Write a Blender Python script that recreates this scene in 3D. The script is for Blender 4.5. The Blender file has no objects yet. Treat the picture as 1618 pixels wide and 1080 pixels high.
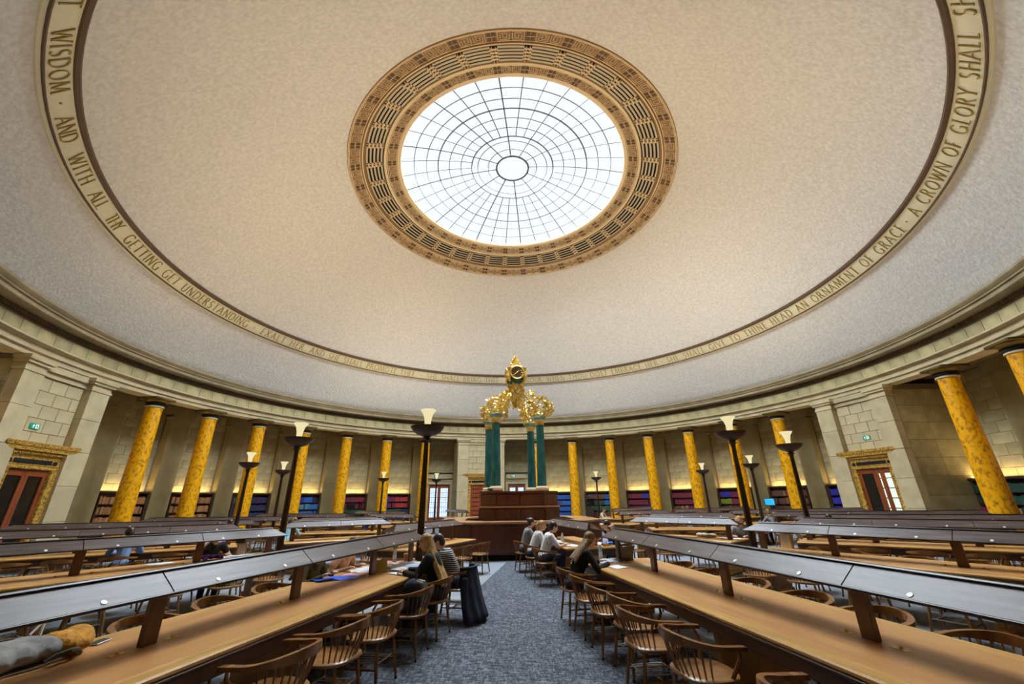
import bpy, bmesh, math, random
from mathutils import Vector, Matrix
random.seed(7)
sin, cos, pi, rad = math.sin, math.cos, math.pi, math.radians
scn = bpy.context.scene
COL = scn.collection

# ------------------------------------------------------------------ camera
SC = 17.0
F_PX, PITCH, YAW, ROLL = 640.71655, .37356186, -.0082982924, -.0131502681
CAM = Vector((0, -1.00351543 * SC, 1.737))
cp, sp, cy, sy = cos(PITCH), sin(PITCH), cos(YAW), sin(YAW)
_F = Vector((sy * cp, cy * cp, sp)); _R = Vector((cy, -sy, 0)); _U = _R.cross(_F)
_R2 = _R * cos(ROLL) + _U * sin(ROLL); _U2 = _U * cos(ROLL) - _R * sin(ROLL)
cd = bpy.data.cameras.new('camera'); cam = bpy.data.objects.new('camera', cd); COL.objects.link(cam)
cd.sensor_width = 36; cd.sensor_fit = 'HORIZONTAL'; cd.lens = F_PX / 1618 * 36; cd.clip_start = .05; cd.clip_end = 300
cam.matrix_world = Matrix(((_R2.x, _U2.x, -_F.x, CAM.x), (_R2.y, _U2.y, -_F.y, CAM.y), (_R2.z, _U2.z, -_F.z, CAM.z), (0, 0, 0, 1)))
scn.camera = cam

# ------------------------------------------------------------------ view, world
vs = scn.view_settings
vs.view_transform = 'Standard'; vs.look = 'None'; vs.gamma = 1; vs.use_curve_mapping = False
vs.exposure = 0.24
cyc = scn.cycles
cyc.use_denoising = True
cyc.max_bounces = 8; cyc.diffuse_bounces = 4; cyc.glossy_bounces = 3; cyc.transmission_bounces = 4; cyc.transparent_max_bounces = 8
cyc.sample_clamp_indirect = 6.0
LAMP_W = 61.0
STRIP_W = 9.0
w = bpy.data.worlds.new('sky'); scn.world = w; w.use_nodes = True
nt = w.node_tree; nt.nodes.clear()
o = nt.nodes.new('ShaderNodeOutputWorld'); bg = nt.nodes.new('ShaderNodeBackground')
tc = nt.nodes.new('ShaderNodeTexCoord'); nz = nt.nodes.new('ShaderNodeTexNoise'); cr = nt.nodes.new('ShaderNodeValToRGB')
nz.inputs['Scale'].default_value = 2.4; nz.inputs['Detail'].default_value = 6
cr.color_ramp.elements[0].position = .30; cr.color_ramp.elements[0].color = (.60, .82, 1.0, 1)
cr.color_ramp.elements[1].position = .43; cr.color_ramp.elements[1].color = (.97, .985, 1, 1)
bg.inputs['Strength'].default_value = 1.0
nt.links.new(tc.outputs['Generated'], nz.inputs['Vector']); nt.links.new(nz.outputs['Fac'], cr.inputs['Fac'])
nt.links.new(cr.outputs['Color'], bg.inputs['Color']); nt.links.new(bg.outputs[0], o.inputs['Surface'])

sl = bpy.data.lights.new('overcast_sun', 'SUN'); sl.energy = 62.0; sl.angle = rad(135); sl.color = (.83, .92, 1.0)
so = bpy.data.objects.new('overcast_sun', sl); COL.objects.link(so); so.location = (0, 0, 30); so.rotation_euler = (rad(8), rad(-6), 0)

# ------------------------------------------------------------------ helpers
def Pp(r, a, z=0.0):
    return (r * sin(rad(a)), r * cos(rad(a)), z)

class MB:
    """collects geometry; build() links it as one mesh object"""
    def __init__(s): s.v = []; s.f = []
    def add(s, vs, fs):
        b = len(s.v); s.v += [tuple(p) for p in vs]; s.f += [tuple(i + b for i in f) for f in fs]; return s
    def box(s, c, d, rz=0, m=None):
        x, y, z = d[0] / 2, d[1] / 2, d[2] / 2
        vs = [(-x, -y, -z), (x, -y, -z), (x, y, -z), (-x, y, -z), (-x, -y, z), (x, -y, z), (x, y, z), (-x, y, z)]
        M = Matrix.Translation(c) @ (m if m is not None else Matrix.Rotation(rz, 4, 'Z'))
        return s.add([M @ Vector(p) for p in vs], [(0, 3, 2, 1), (4, 5, 6, 7), (0, 1, 5, 4), (1, 2, 6, 5), (2, 3, 7, 6), (3, 0, 4, 7)])
    def bbox(s, c, d, b=.01, rz=0, m=None):
        """box with chamfered edges on all sides"""
        x, y, z = d[0] / 2, d[1] / 2, d[2] / 2
        b = min(b, x * .9, y * .9, z * .9)
        bm = bmesh.new(); bmesh.ops.create_cube(bm, size=1)
        for v in bm.verts: v.co = Vector((v.co.x * 2 * x, v.co.y * 2 * y, v.co.z * 2 * z))
        bmesh.ops.bevel(bm, geom=bm.edges[:], offset=b, segments=1, affect='EDGES')
        M = Matrix.Translation(c) @ (m if m is not None else Matrix.Rotation(rz, 4, 'Z'))
        bm.verts.index_update()
        s.add([M @ v.co for v in bm.verts], [[v.index for v in f.verts] for f in bm.faces]); bm.free(); return s
    def cyl(s, p0, p1, r0, r1=None, n=10, cap=True):
        p0 = Vector(p0); p1 = Vector(p1); r1 = r0 if r1 is None else r1
        d = (p1 - p0).normalized(); a = d.orthogonal().normalized(); b = d.cross(a)
        vs = []
        for p, r in ((p0, r0), (p1, r1)):
            for i in range(n):
                t = 2 * pi * i / n; vs.append(p + (a * cos(t) + b * sin(t)) * r)
        fs = [(i, (i + 1) % n, n + (i + 1) % n, n + i) for i in range(n)]
        if cap: fs += [tuple(range(n - 1, -1, -1)), tuple(range(n, 2 * n))]
        return s.add(vs, fs)
    def tube(s, pts, rs, n=8, cap=True, sx=1.0):
        """round tube along pts with radius per point"""
        pts = [Vector(p) for p in pts]; m = len(pts)
        if not hasattr(rs, '__len__'): rs = [rs] * m
        a = None; vs = []
        for i, p in enumerate(pts):
            d = (pts[min(i + 1, m - 1)] - pts[max(i - 1, 0)]).normalized()
            a = (d.orthogonal() if a is None else a - d * a.dot(d)).normalized(); b = d.cross(a)
            for k in range(n):
                t = 2 * pi * k / n; vs.append(p + (a * cos(t) * sx + b * sin(t)) * rs[i])
        fs = [(i * n + k, i * n + (k + 1) % n, (i + 1) * n + (k + 1) % n, (i + 1) * n + k) for i in range(m - 1) for k in range(n)]
        if cap: fs += [tuple(range(n - 1, -1, -1)), tuple(range((m - 1) * n, m * n))]
        return s.add(vs, fs)
    def sweep(s, pts, profs, up=(0, 0, 1)):
        """profs: one list of (side,up) points per path point"""
        pts = [Vector(p) for p in pts]; m = len(pts); up = Vector(up); n = len(profs[0]); vs = []
        for i, p in enumerate(pts):
            d = (pts[min(i + 1, m - 1)] - pts[max(i - 1, 0)]).normalized(); sd = d.cross(up).normalized()
            for (x, y) in profs[i]: vs.append(p + sd * x + up * y)
        fs = [(i * n + k, i * n + (k + 1) % n, (i + 1) * n + (k + 1) % n, (i + 1) * n + k) for i in range(m - 1) for k in range(n)]
        fs += [tuple(range(n - 1, -1, -1)), tuple(range((m - 1) * n, m * n))]
        return s.add(vs, fs)
    def lathe(s, prof, n=24, c=(0, 0, 0), a0=0, a1=360):
        """prof: (r,z) list, revolved about z"""
        full = abs(a1 - a0) >= 359.99; k = n if full else n + 1
        vs = []
        for i in range(k):
            t = rad(a0 + (a1 - a0) * i / n)
            for r, z in prof: vs.append((c[0] + r * sin(t), c[1] + r * cos(t), c[2] + z))
        m = len(prof); fs = []
        for i in range(n):
            j = (i + 1) % k
            for q in range(m - 1): fs.append((i * m + q, i * m + q + 1, j * m + q + 1, j * m + q))
        return s.add(vs, fs)
    def sector(s, r0, r1, z0, z1, a0, a1, n=4):
        """closed curved block"""
        vs = []; 
        for i in range(n + 1):
            a = a0 + (a1 - a0) * i / n
            vs += [Pp(r0, a, z0), Pp(r1, a, z0), Pp(r1, a, z1), Pp(r0, a, z1)]
        fs = [(0, 1, 2, 3), (4 * n + 3, 4 * n + 2, 4 * n + 1, 4 * n)]
        for i in range(n):
            b = 4 * i; e = b + 4
            for q in range(4): fs.append((b + q, e + q, e + (q + 1) % 4, b + (q + 1) % 4))
        return s.add(vs, fs)
    def prism(s, poly, z0, z1):
        n = len(poly)
        return s.add([(x, y, z0) for x, y in poly] + [(x, y, z1) for x, y in poly],
                     [tuple(range(n - 1, -1, -1)), tuple(range(n, 2 * n))] + [(i, (i + 1) % n, n + (i + 1) % n, n + i) for i in range(n)])
    def ell(s, c, r, n=12, m=None):
        vs = []; fs = []; k = n; h = max(4, n // 2 + 1); c = Vector(c)
        M = m if m is not None else Matrix.Identity(3)
        vs.append(c + M @ Vector((0, 0, r[2])))
        for i in range(1, h):
            t = pi * i / h
            for j in range(k):
                u = 2 * pi * j / k; vs.append(c + M @ Vector((r[0] * sin(t) * cos(u), r[1] * sin(t) * sin(u), r[2] * cos(t))))
        vs.append(c + M @ Vector((0, 0, -r[2])))
        for j in range(k): fs.append((0, 1 + j, 1 + (j + 1) % k))
        for i in range(h - 2):
            b = 1 + i * k
            for j in range(k): fs.append((b + j, b + k + j, b + k + (j + 1) % k, b + (j + 1) % k))
        b = 1 + (h - 2) * k; e = len(vs) - 1
        for j in range(k): fs.append((b + j, e, b + (j + 1) % k))
        return s.add(vs, fs)
    def cap(s, p0, p1, r0, r1, n=10):
        """tapered capsule"""
        s.tube([p0, p1], [r0, r1], n); s.ell(p0, (r0,) * 3, n); s.ell(p1, (r1,) * 3, n); return s
    def mesh(s, name, mat, smooth=35):
        me = bpy.data.meshes.new(name); me.from_pydata(s.v, [], s.f)
        if mat is not None: me.materials.append(mat)
        bm = bmesh.new(); bm.from_mesh(me); bmesh.ops.recalc_face_normals(bm, faces=bm.faces[:]); bm.to_mesh(me); bm.free()
        if smooth:
            me.polygons.foreach_set('use_smooth', [True] * len(me.polygons)); me.set_sharp_from_angle(angle=rad(smooth))
        me.update(); return me
    def build(s, name, mat, parent=None, smooth=35, loc=None, rz=None):
        return mk(name, s.mesh(name, mat, smooth), parent, loc, rz)

def mk(name, me, parent=None, loc=None, rz=None):
    ob = bpy.data.objects.new(name, me); COL.objects.link(ob)
    if parent is not None: ob.parent = parent
    if loc is not None: ob.location = loc
    if rz is not None: ob.rotation_euler = (0, 0, rz)
    return ob
def tag(ob, label=None, cat=None, group=None, kind=None):
    if label: ob['label'] = label
    if cat: ob['category'] = cat
    if group: ob['group'] = group
    if kind: ob['kind'] = kind
    return ob
def empty(name, loc=(0, 0, 0), rz=0, label=None, cat=None, group=None, kind=None):
    ob = mk(name, None, None, loc, rz); ob.empty_display_size = .2
    return tag(ob, label, cat, group, kind)
def copy_tree(src, parent=None, depth=0):
    c = src.copy(); COL.objects.link(c); c.parent = parent
    for ch in src.children: copy_tree(ch, c, depth + 1)
    return c
ORD = ['first', 'second', 'third', 'fourth', 'fifth', 'sixth', 'seventh', 'eighth', 'ninth', 'tenth', 'eleventh', 'twelfth']

# ------------------------------------------------------------------ materials
def mat(name, col, rough=.6, metal=0, var=0, vscale=8, col2=None, bump=0, bscale=60, rnd=0, spec=None, coord='Object', stretch=None, emit=None, estr=0, detail=5, ramp=(.35, .65)):
    m = bpy.data.materials.new(name); m.use_nodes = True; n = m.node_tree.nodes; l = m.node_tree.links
    b = n['Principled BSDF']; b.inputs['Roughness'].default_value = rough; b.inputs['Metallic'].default_value = metal
    if spec is not None: b.inputs['Specular IOR Level'].default_value = spec
    b.inputs['Base Color'].default_value = (*col, 1)
    src = None
    if var or col2 or bump:
        t = n.new('ShaderNodeTexCoord'); v = t.outputs[coord]
        if stretch:
            mp = n.new('ShaderNodeMapping'); mp.inputs['Scale'].default_value = stretch; l.new(v, mp.inputs['Vector']); v = mp.outputs[0]
    if var or col2:
        z = n.new('ShaderNodeTexNoise'); z.inputs['Scale'].default_value = vscale; z.inputs['Detail'].default_value = detail; l.new(v, z.inputs['Vector'])
        r = n.new('ShaderNodeValToRGB'); l.new(z.outputs['Fac'], r.inputs['Fac'])
        r.color_ramp.elements[0].position, r.color_ramp.elements[1].position = ramp
        c2 = col2 if col2 else tuple(min(1, c * (1 + var)) for c in col)
        c1 = col if col2 else tuple(c * (1 - var) for c in col)
        r.color_ramp.elements[0].color = (*c1, 1); r.color_ramp.elements[1].color = (*c2, 1); src = r.outputs['Color']
    if rnd:
        oi = n.new('ShaderNodeObjectInfo'); mr = n.new('ShaderNodeMapRange'); l.new(oi.outputs['Random'], mr.inputs['Value'])
        mr.inputs['To Min'].default_value = 1 - rnd; mr.inputs['To Max'].default_value = 1 + rnd
        hs = n.new('ShaderNodeHueSaturation'); l.new(mr.outputs[0], hs.inputs['Value'])
        if src: l.new(src, hs.inputs['Color'])
        else: hs.inputs['Color'].default_value = (*col, 1)
        src = hs.outputs['Color']
    if src: l.new(src, b.inputs['Base Color'])
    if bump:
        z2 = n.new('ShaderNodeTexNoise'); z2.inputs['Scale'].default_value = bscale; z2.inputs['Detail'].default_value = 3; l.new(v, z2.inputs['Vector'])
        bp = n.new('ShaderNodeBump'); bp.inputs['Strength'].default_value = bump; bp.inputs['Distance'].default_value = .03
        l.new(z2.outputs['Fac'], bp.inputs['Height']); l.new(bp.outputs[0], b.inputs['Normal'])
    if emit: b.inputs['Emission Color'].default_value = (*emit, 1); b.inputs['Emission Strength'].default_value = estr
    return m

M = {}
M['plaster'] = mat('plaster', (.60, .565, .52), .95, var=.10, vscale=8, detail=8, bump=1.0, bscale=11)
M['band'] = mat('cream_band', (.66, .60, .42), .8, var=.03)
M['moulding'] = mat('brown_moulding', (.10, .055, .03), .5, var=.1)
M['letter'] = mat('gilt_letter', (.30, .20, .035), .45, metal=.2)
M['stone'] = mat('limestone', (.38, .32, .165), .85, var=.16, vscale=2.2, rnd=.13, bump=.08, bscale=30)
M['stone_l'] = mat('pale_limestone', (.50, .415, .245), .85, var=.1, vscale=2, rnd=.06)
M['joint'] = mat('stone_joint', (.20, .16, .10), .9, var=.1)
M['cornice'] = mat('cornice_stone', (.33, .26, .145), .85, var=.15, vscale=1.5)
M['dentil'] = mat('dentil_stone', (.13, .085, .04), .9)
M['scag'] = mat('yellow_scagliola', (.86, .42, .004), .32, vscale=11, col2=(.36, .13, .004), detail=10, ramp=(.47, .68), stretch=(1, 1, .6))
M['pilstone_shaded'] = mat('shaded_pilaster_stone', (.32, .26, .12), .85, var=.12, vscale=1.5)  # darker than the wall limestone: ambulatory shade put into the colour
M['bronze'] = mat('dark_bronze', (.06, .035, .02), .3, metal=.7)
M['capmat'] = mat('bronze_green_capital', (.05, .045, .02), .35, metal=.5, col2=(.16, .11, .03), vscale=3)
M['gold'] = mat('gold_leaf', (1.0, .70, .20), .30, metal=.85, var=.12, vscale=15)
M['goldframe'] = mat('carved_gilt_marble', (.62, .36, .05), .4, col2=(.16, .08, .018), vscale=16, ramp=(.45, .62), bump=.5, bscale=45)
M['keygold'] = mat('key_bronze', (.32, .17, .055), .5, metal=.25)
M['keybase'] = mat('key_ground', (.24, .13, .05), .7)
M['keydark'] = mat('key_squares', (.10, .05, .018), .6)
M['slat'] = mat('grille_slat', (.46, .37, .25), .55)
M['black'] = mat('black_void', (.004, .004, .005), .9)
M['cream'] = mat('cream_trim', (.64, .48, .28), .6)
M['bar'] = mat('glazing_bar', (.05, .05, .065), .5)
M['carpet'] = mat('aisle_carpet', (.055, .062, .082), .95, col2=(.165, .18, .21), vscale=55, stretch=(1, .22, 1), detail=2, ramp=(.40, .60), bump=.4, bscale=150)
def carpet_weave(m):
    n = m.node_tree.nodes; l = m.node_tree.links; b = n['Principled BSDF']; src = b.inputs['Base Color'].links[0].from_socket
    t = n.new('ShaderNodeTexCoord'); mp = n.new('ShaderNodeMapping'); mp.inputs['Scale'].default_value = (.22, 1, 1); z = n.new('ShaderNodeTexNoise'); z.inputs['Scale'].default_value = 55; z.inputs['Detail'].default_value = 2
    r = n.new('ShaderNodeValToRGB'); r.color_ramp.elements[0].position, r.color_ramp.elements[1].position = .42, .6; r.color_ramp.elements[0].color = (.35, .38, .42, 1); r.color_ramp.elements[1].color = (1.3, 1.3, 1.3, 1)
    mx = n.new('ShaderNodeMix'); mx.data_type = 'RGBA'; mx.blend_type = 'MULTIPLY'; mx.inputs[0].default_value = 1
    l.new(t.outputs['Object'], mp.inputs['Vector']); l.new(mp.outputs[0], z.inputs['Vector']); l.new(z.outputs['Fac'], r.inputs['Fac']); l.new(src, mx.inputs[6]); l.new(r.outputs['Color'], mx.inputs[7]); l.new(mx.outputs[2], b.inputs['Base Color'])
carpet_weave(M['carpet'])
M['floor'] = mat('pale_floor', (.22, .245, .28), .6, var=.08, vscale=3)
M['wood'] = mat('dark_mahogany', (.075, .018, .006), .3, col2=(.12, .035, .010), vscale=4, stretch=(1, 1, .25))
M['woodedge'] = mat('polished_edge', (.42, .21, .10), .25, var=.1)
M['tabletop'] = mat('oak_tabletop', (.66, .38, .11), .33, spec=.4, col2=(.46, .25, .075), vscale=5, stretch=(4, .35, 1), detail=6)
M['inlay'] = mat('leather_inlay', (.48, .205, .075), .34, spec=.45, col2=(.62, .33, .11), vscale=4, stretch=(2.2, .25, 1), ramp=(.3, .7))
M['apron'] = mat('table_apron', (.05, .017, .007), .35, col2=(.09, .034, .012), vscale=5, stretch=(1, .3, 1))
M['canopy'] = mat('canopy_panel', (.055, .038, .036), .38, spec=.28, col2=(.15, .105, .09), vscale=7, stretch=(3, .22, 3), rnd=.12, detail=9, ramp=(.3, .7))
M['canopyedge'] = mat('canopy_edge', (.03, .018, .012), .35)
M['post'] = mat('canopy_post', (.13, .055, .02), .35, var=.15, vscale=6)
M['disc'] = mat('ivory_disc', (.75, .73, .66), .4)
M['brass'] = mat('brass', (.7, .45, .10), .3, metal=.9)
M['oakpanel'] = mat('oak_panel', (.55, .27, .06), .4, var=.15, vscale=4, stretch=(1, 1, .3))
M['chair'] = mat('chair_oak', (.15, .055, .013), .23, col2=(.26, .11, .028), vscale=7, stretch=(1, 1, .4), rnd=.12)
M['seat'] = mat('chair_seat', (.36, .165, .04), .3, col2=(.20, .08, .02), vscale=9, rnd=.12)
M['rod'] = mat('steel_rod', (.5, .5, .48), .35, metal=.8)
M['glide'] = mat('black_glide', (.03, .03, .03), .25)
M['tulip'] = mat('lamp_glass', (.10, .095, .06), .4, emit=(1.0, .88, .50), estr=.72)
M['bulb'] = mat('lamp_pad', (.9, .85, .7), .5, emit=(1.0, .80, .48), estr=2)
M['green'] = mat('green_marble', (.012, .085, .085), .22, col2=(.03, .17, .16), vscale=6, stretch=(1, 1, .35), detail=8)
M['greenlt'] = mat('pale_green_marble', (.25, .42, .36), .35, var=.15)
M['shelf'] = mat('bookcase_wood', (.06, .022, .012), .4, var=.15, vscale=5)
M['reddoor'] = mat('red_mahogany', (.24, .055, .018), .32, var=.15, vscale=4, stretch=(1, 1, .25))
M['darkglass'] = mat('dark_glass', (.008, .007, .006), .12)
M['litglass'] = mat('daylit_glass', (.6, .7, .8), .3, emit=(.62, .78, 1.0), estr=.75)
M['litgreen'] = mat('daylit_greenish_glass', (.6, .7, .6), .3, emit=(.72, .95, .75), estr=.6)
M['exit'] = mat('exit_sign_green', (.0, .22, .13), .5, emit=(.0, .40, .24), estr=.25)
M['white'] = mat('sign_white', (.8, .85, .82), .5, emit=(.8, 1, .9), estr=.4)
M['screen'] = mat('lit_screen', (.02, .2, .4), .3, emit=(.03, .42, .75), estr=.8)
M['plastic'] = mat('black_plastic', (.015, .015, .017), .4)
M['steel'] = mat('brushed_steel', (.45, .45, .45), .35, metal=.8)
def flat(name, c, r=.7, **k): return mat(name, c, r, **k)
M['paper'] = flat('paper', (.78, .79, .80), .8); M['paperb'] = flat('blue_paper', (.45, .55, .72), .8); M['cream_paper'] = flat('cream_paper', (.72, .62, .42), .8)
M['pink'] = flat('pink_folder', (.72, .25, .22)); M['blue'] = flat('blue_folder', (.005, .12, .75), .35); M['yellow'] = flat('yellow_card', (.50, .33, .05))
M['purple'] = flat('purple_cloth', (.16, .04, .36), .85, var=.2); M['limegreen'] = flat('lime_cloth', (.18, .55, .05), .8, var=.2)
M['greybag'] = flat('grey_canvas', (.25, .235, .22), .9, var=.3, bump=1.0, bscale=9); M['orange'] = flat('orange_suede', (.55, .24, .02), .9, var=.3, vscale=14, bump=1.0, bscale=14)
M['skin'] = flat('skin', (.60, .34, .23), .55); M['skin2'] = flat('warm_skin', (.42, .22, .13), .55)
M['blond'] = mat('blond_hair', (.62, .40, .14), .45, col2=(.30, .16, .045), vscale=16, stretch=(3, 3, .3), bump=.5, bscale=40)
M['brownhair'] = mat('brown_hair', (.11, .055, .02), .45, col2=(.30, .17, .05), vscale=12, stretch=(3, 3, .3), bump=.4, bscale=40)
M['darkhair'] = mat('dark_hair', (.018, .011, .008), .4, col2=(.05, .03, .02), vscale=14, stretch=(3, 3, .3))
M['blackcloth'] = flat('black_cloth', (.012, .013, .012), .9, var=.3); M['navy'] = flat('navy_cloth', (.012, .018, .04), .85, var=.3)
M['whitecloth'] = flat('white_shirt', (.74, .74, .77), .85); M['greycloth'] = flat('grey_shirt', (.26, .26, .27), .9, var=.15)
M['peach'] = flat('peach_top', (.72, .42, .28), .85); M['olive'] = flat('olive_top', (.10, .085, .035), .9); M['beige'] = flat('beige_top', (.52, .42, .28), .9)
M['bluecloth'] = flat('blue_shirt', (.18, .28, .48), .9); M['jeans'] = flat('dark_jeans', (.025, .035, .06), .9); M['eye'] = flat('eye_dark', (.02, .015, .01), .2)
M['lip'] = flat('lip', (.40, .13, .11), .5); M['shoe'] = flat('shoe', (.03, .025, .022), .6); M['bottle'] = flat('clear_bottle', (.55, .66, .64), .12); M['label'] = flat('green_cap', (.15, .5, .12), .4)
M['cup'] = flat('amber_cup', (.42, .22, .05), .35); M['redcup'] = flat('red_cup', (.18, .03, .02), .4)
def stripe_mat(name, c1, c2, scale, direction='Z', band=.5, check=False):
    m = bpy.data.materials.new(name); m.use_nodes = True; n = m.node_tree.nodes; l = m.node_tree.links; b = n['Principled BSDF']; b.inputs['Roughness'].default_value = .9
    t = n.new('ShaderNodeTexCoord')
    if check:
        x = n.new('ShaderNodeTexChecker'); x.inputs['Scale'].default_value = scale; x.inputs['Color1'].default_value = (*c1, 1); x.inputs['Color2'].default_value = (*c2, 1)
        l.new(t.outputs['Object'], x.inputs['Vector']); l.new(x.outputs['Color'], b.inputs['Base Color']); return m
    x = n.new('ShaderNodeTexWave'); x.bands_direction = direction; x.inputs['Scale'].default_value = scale
    r = n.new('ShaderNodeValToRGB'); r.color_ramp.interpolation = 'CONSTANT'; r.color_ramp.elements[0].color = (*c1, 1); r.color_ramp.elements[1].color = (*c2, 1); r.color_ramp.elements[1].position = band
    l.new(t.outputs['Object'], x.inputs['Vector']); l.new(x.outputs['Color'], r.inputs['Fac']); l.new(r.outputs['Color'], b.inputs['Base Color']); return m
M['stripes'] = stripe_mat('black_white_stripes', (.015, .015, .02), (.62, .6, .58), 11, 'Z', .6)
M['checks'] = stripe_mat('blue_checks', (.05, .30, .42), (.45, .62, .66), 38, check=True)
def glass_mat():
    m = bpy.data.materials.new('skylight_glass'); m.use_nodes = True; n = m.node_tree.nodes; l = m.node_tree.links
    n.remove(n['Principled BSDF']); tr = n.new('ShaderNodeBsdfTransparent'); gl = n.new('ShaderNodeBsdfGlossy'); mx = n.new('ShaderNodeMixShader'); mx.inputs[0].default_value = .04
    tr.inputs['Color'].default_value = (.94, .96, .97, 1); gl.inputs['Roughness'].default_value = .05
    l.new(tr.outputs[0], mx.inputs[1]); l.new(gl.outputs[0], mx.inputs[2]); l.new(mx.outputs[0], n['Material Output'].inputs['Surface']); return m
M['glass'] = glass_mat()

# ------------------------------------------------------------------ geometry constants
PH = -9.87                      # polar angle of the far pier
RC = 17.0                       # column ring
Z0, SR = -.114, 18.65           # dome sphere
RW = 19.4                       # outer wall
def zs(r): return Z0 + math.sqrt(SR * SR - r * r)
PIERS = [PH, PH + 90, PH - 90, PH + 180]
COLS = []
for q in range(4):
    for j in range(7):
        a = PH + q * 90 + 15 + j * 10
        COLS.append(((a + 180) % 360) - 180)
COLS.sort()
SHOW = (-122, 128)              # bays of the ring that can be seen from here
vis = lambda a: SHOW[0] <= a <= SHOW[1]

# ------------------------------------------------------------------ floor
b = MB(); b.lathe([(0.001, -.05), (0.001, 0), (20.2, 0), (20.2, -.25), (0.001, -.25)], 96)
tag(b.build('floor', M['floor'], smooth=0), kind='structure')
# dark aisle carpets: long radial strips laid between the tables
def wedge_carpet(n, pts):
    mb = MB(); mb.prism(pts, 0.0, .008); return tag(mb.build('floor_carpet_%d' % n, M['carpet'], smooth=0), kind='structure')
wedge_carpet(1, [(-.36, -3.05), (-.87, -6.99), (-1.15, -8.6), (-2.1, -9.9), (-3.4, -16.3), (3.2, -16.3), (2.0, -9.9), (1.6, -7.8), (1.05, -3.05)])

# ------------------------------------------------------------------ ring wall and bays
BOOKCOL = {
 -90: ['tan', 'tan', 'tan', 'tan'], -80: ['tan', 'tan', 'tan', 'tan'], -70: ['tan', 'tan', 'tan', 'tan'],
 -60: ['navygo', 'navy', 'navy', 'navy'], -50: ['navyblue', 'tealblue', 'blue', 'navy'], -40: ['bluemaroon', 'maroon', 'green', 'maroon'],
 -30: ['navyred', 'navyred', 'greennavy', 'navy'], 10: ['bright', 'bright', 'bright', 'bright'], 20: ['brownblue', 'greenblue', 'green', 'brown'],
 30: ['maroonblue', 'maroon', 'maroonblue', 'maroon'], 40: ['maroon', 'maroon', 'maroonbr', 'maroon'], 50: ['bluemaroon', 'limemaroon', 'brownmaroon', 'maroon'],
 60: ['brown', 'brown', 'brown', 'brown'], 70: ['bluered', 'blue2', 'bluered', 'navy'], 90: ['dgreen', 'dgreen', 'magenta', 'dgreen'], 100: ['maroon', 'maroonblue', 'maroon', 'maroon'], 110: ['brown', 'maroon', 'brown', 'brown'], -110: ['tan', 'tan', 'brown', 'tan']}
BC = {'tan': (.36, .17, .06), 'brown': (.13, .055, .03), 'navy': (.012, .02, .07), 'blue': (.02, .11, .33), 'bright': (.015, .14, .55), 'teal': (.05, .20, .24), 'maroon': (.17, .012, .035),
      'red': (.42, .03, .025), 'green': (.03, .10, .05), 'lime': (.16, .24, .02), 'dgreen': (.015, .06, .045), 'magenta': (.24, .01, .07), 'orange': (.5, .12, .02), 'royal': (.02, .03, .38)}
PAL = {'tan': ['tan'], 'brown': ['brown'], 'navy': ['navy'], 'blue': ['blue'], 'bright': ['bright'], 'maroon': ['maroon'], 'green': ['green'], 'dgreen': ['dgreen'], 'magenta': ['magenta', 'dgreen'],
       'navygo': ['green', 'orange', 'navy', 'navy', 'navy'], 'navyblue': ['royal', 'royal', 'bright', 'navy'], 'tealblue': ['teal', 'teal', 'blue'], 'bluemaroon': ['royal', 'maroon', 'maroon'],
       'navyred': ['royal', 'maroon', 'red', 'red'], 'greennavy': ['green', 'green', 'navy'], 'brownblue': ['brown', 'brown', 'bright'], 'greenblue': ['dgreen', 'dgreen', 'bright'], 'maroonblue': ['maroon', 'maroon', 'royal', 'maroon'],
       'maroonbr': ['brown', 'tan', 'maroon', 'maroon'], 'limemaroon': ['lime', 'maroon', 'maroon'], 'brownmaroon': ['brown', 'maroon'], 'bluered': ['royal', 'royal', 'red'], 'blue2': ['royal', 'royal', 'green']}
BM = {k: mat('book_cloth_' + k, c, .55, rnd=.25) for k, c in BC.items()}

full = MB()      # closing wall all round, behind everything
full.lathe([(RW + .02, -.1), (RW + .02, 7.2), (RW + .5, 7.2), (RW + .5, -.1)], 144)
tag(full.build('wall_outer', M['joint']), kind='structure')
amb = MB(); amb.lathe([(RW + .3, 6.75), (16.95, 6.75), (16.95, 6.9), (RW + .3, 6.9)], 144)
tag(amb.build('ceiling_ambulatory', M['dentil']), kind='structure')  # dark brown ceiling, with the shade above the bays put into its colour

BLK = {}
def block_mesh(wd, ht, dp, mname):
    k = (round(wd, 2), round(ht, 2), round(dp, 3), mname)
    if k not in BLK:
        m = MB(); m.bbox((0, 0, 0), (wd, dp, ht), .012); BLK[k] = m.mesh('stone_block', M[mname], 0)
    return BLK[k]
def ashlar(parent, a0, a1, r, z0, z1, course, width, seed, mname='stone', skip=None, dp=.04):
    """stone blocks on the inner side of radius r between polar angles a0..a1"""
    rg = random.Random(seed); nc = max(1, round((z1 - z0) / course)); ch = (z1 - z0) / nc
    L = rad(a1 - a0) * r; nb = max(1, round(L / width)); bw = L / nb
    for c in range(nc):
        off = 0 if c % 2 == 0 else .5
        edges = [0] + [i + off for i in range(1 if off == 0 else 0, nb + (0 if off == 0 else 0)) if 0 < i + off < nb] + [nb]
        for e0, e1 in zip(edges, edges[1:]):
            w_ = (e1 - e0) * bw
            if w_ < .05: continue
            am = a0 + math.degrees((e0 + e1) / 2 * bw / r); zc = z0 + (c + .5) * ch
            if skip and skip(am, zc): continue
            mk('stone_block', block_mesh(w_ - .012, ch - .012, dp, mname), parent, Pp(r, am, zc), rad(-am))

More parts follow.
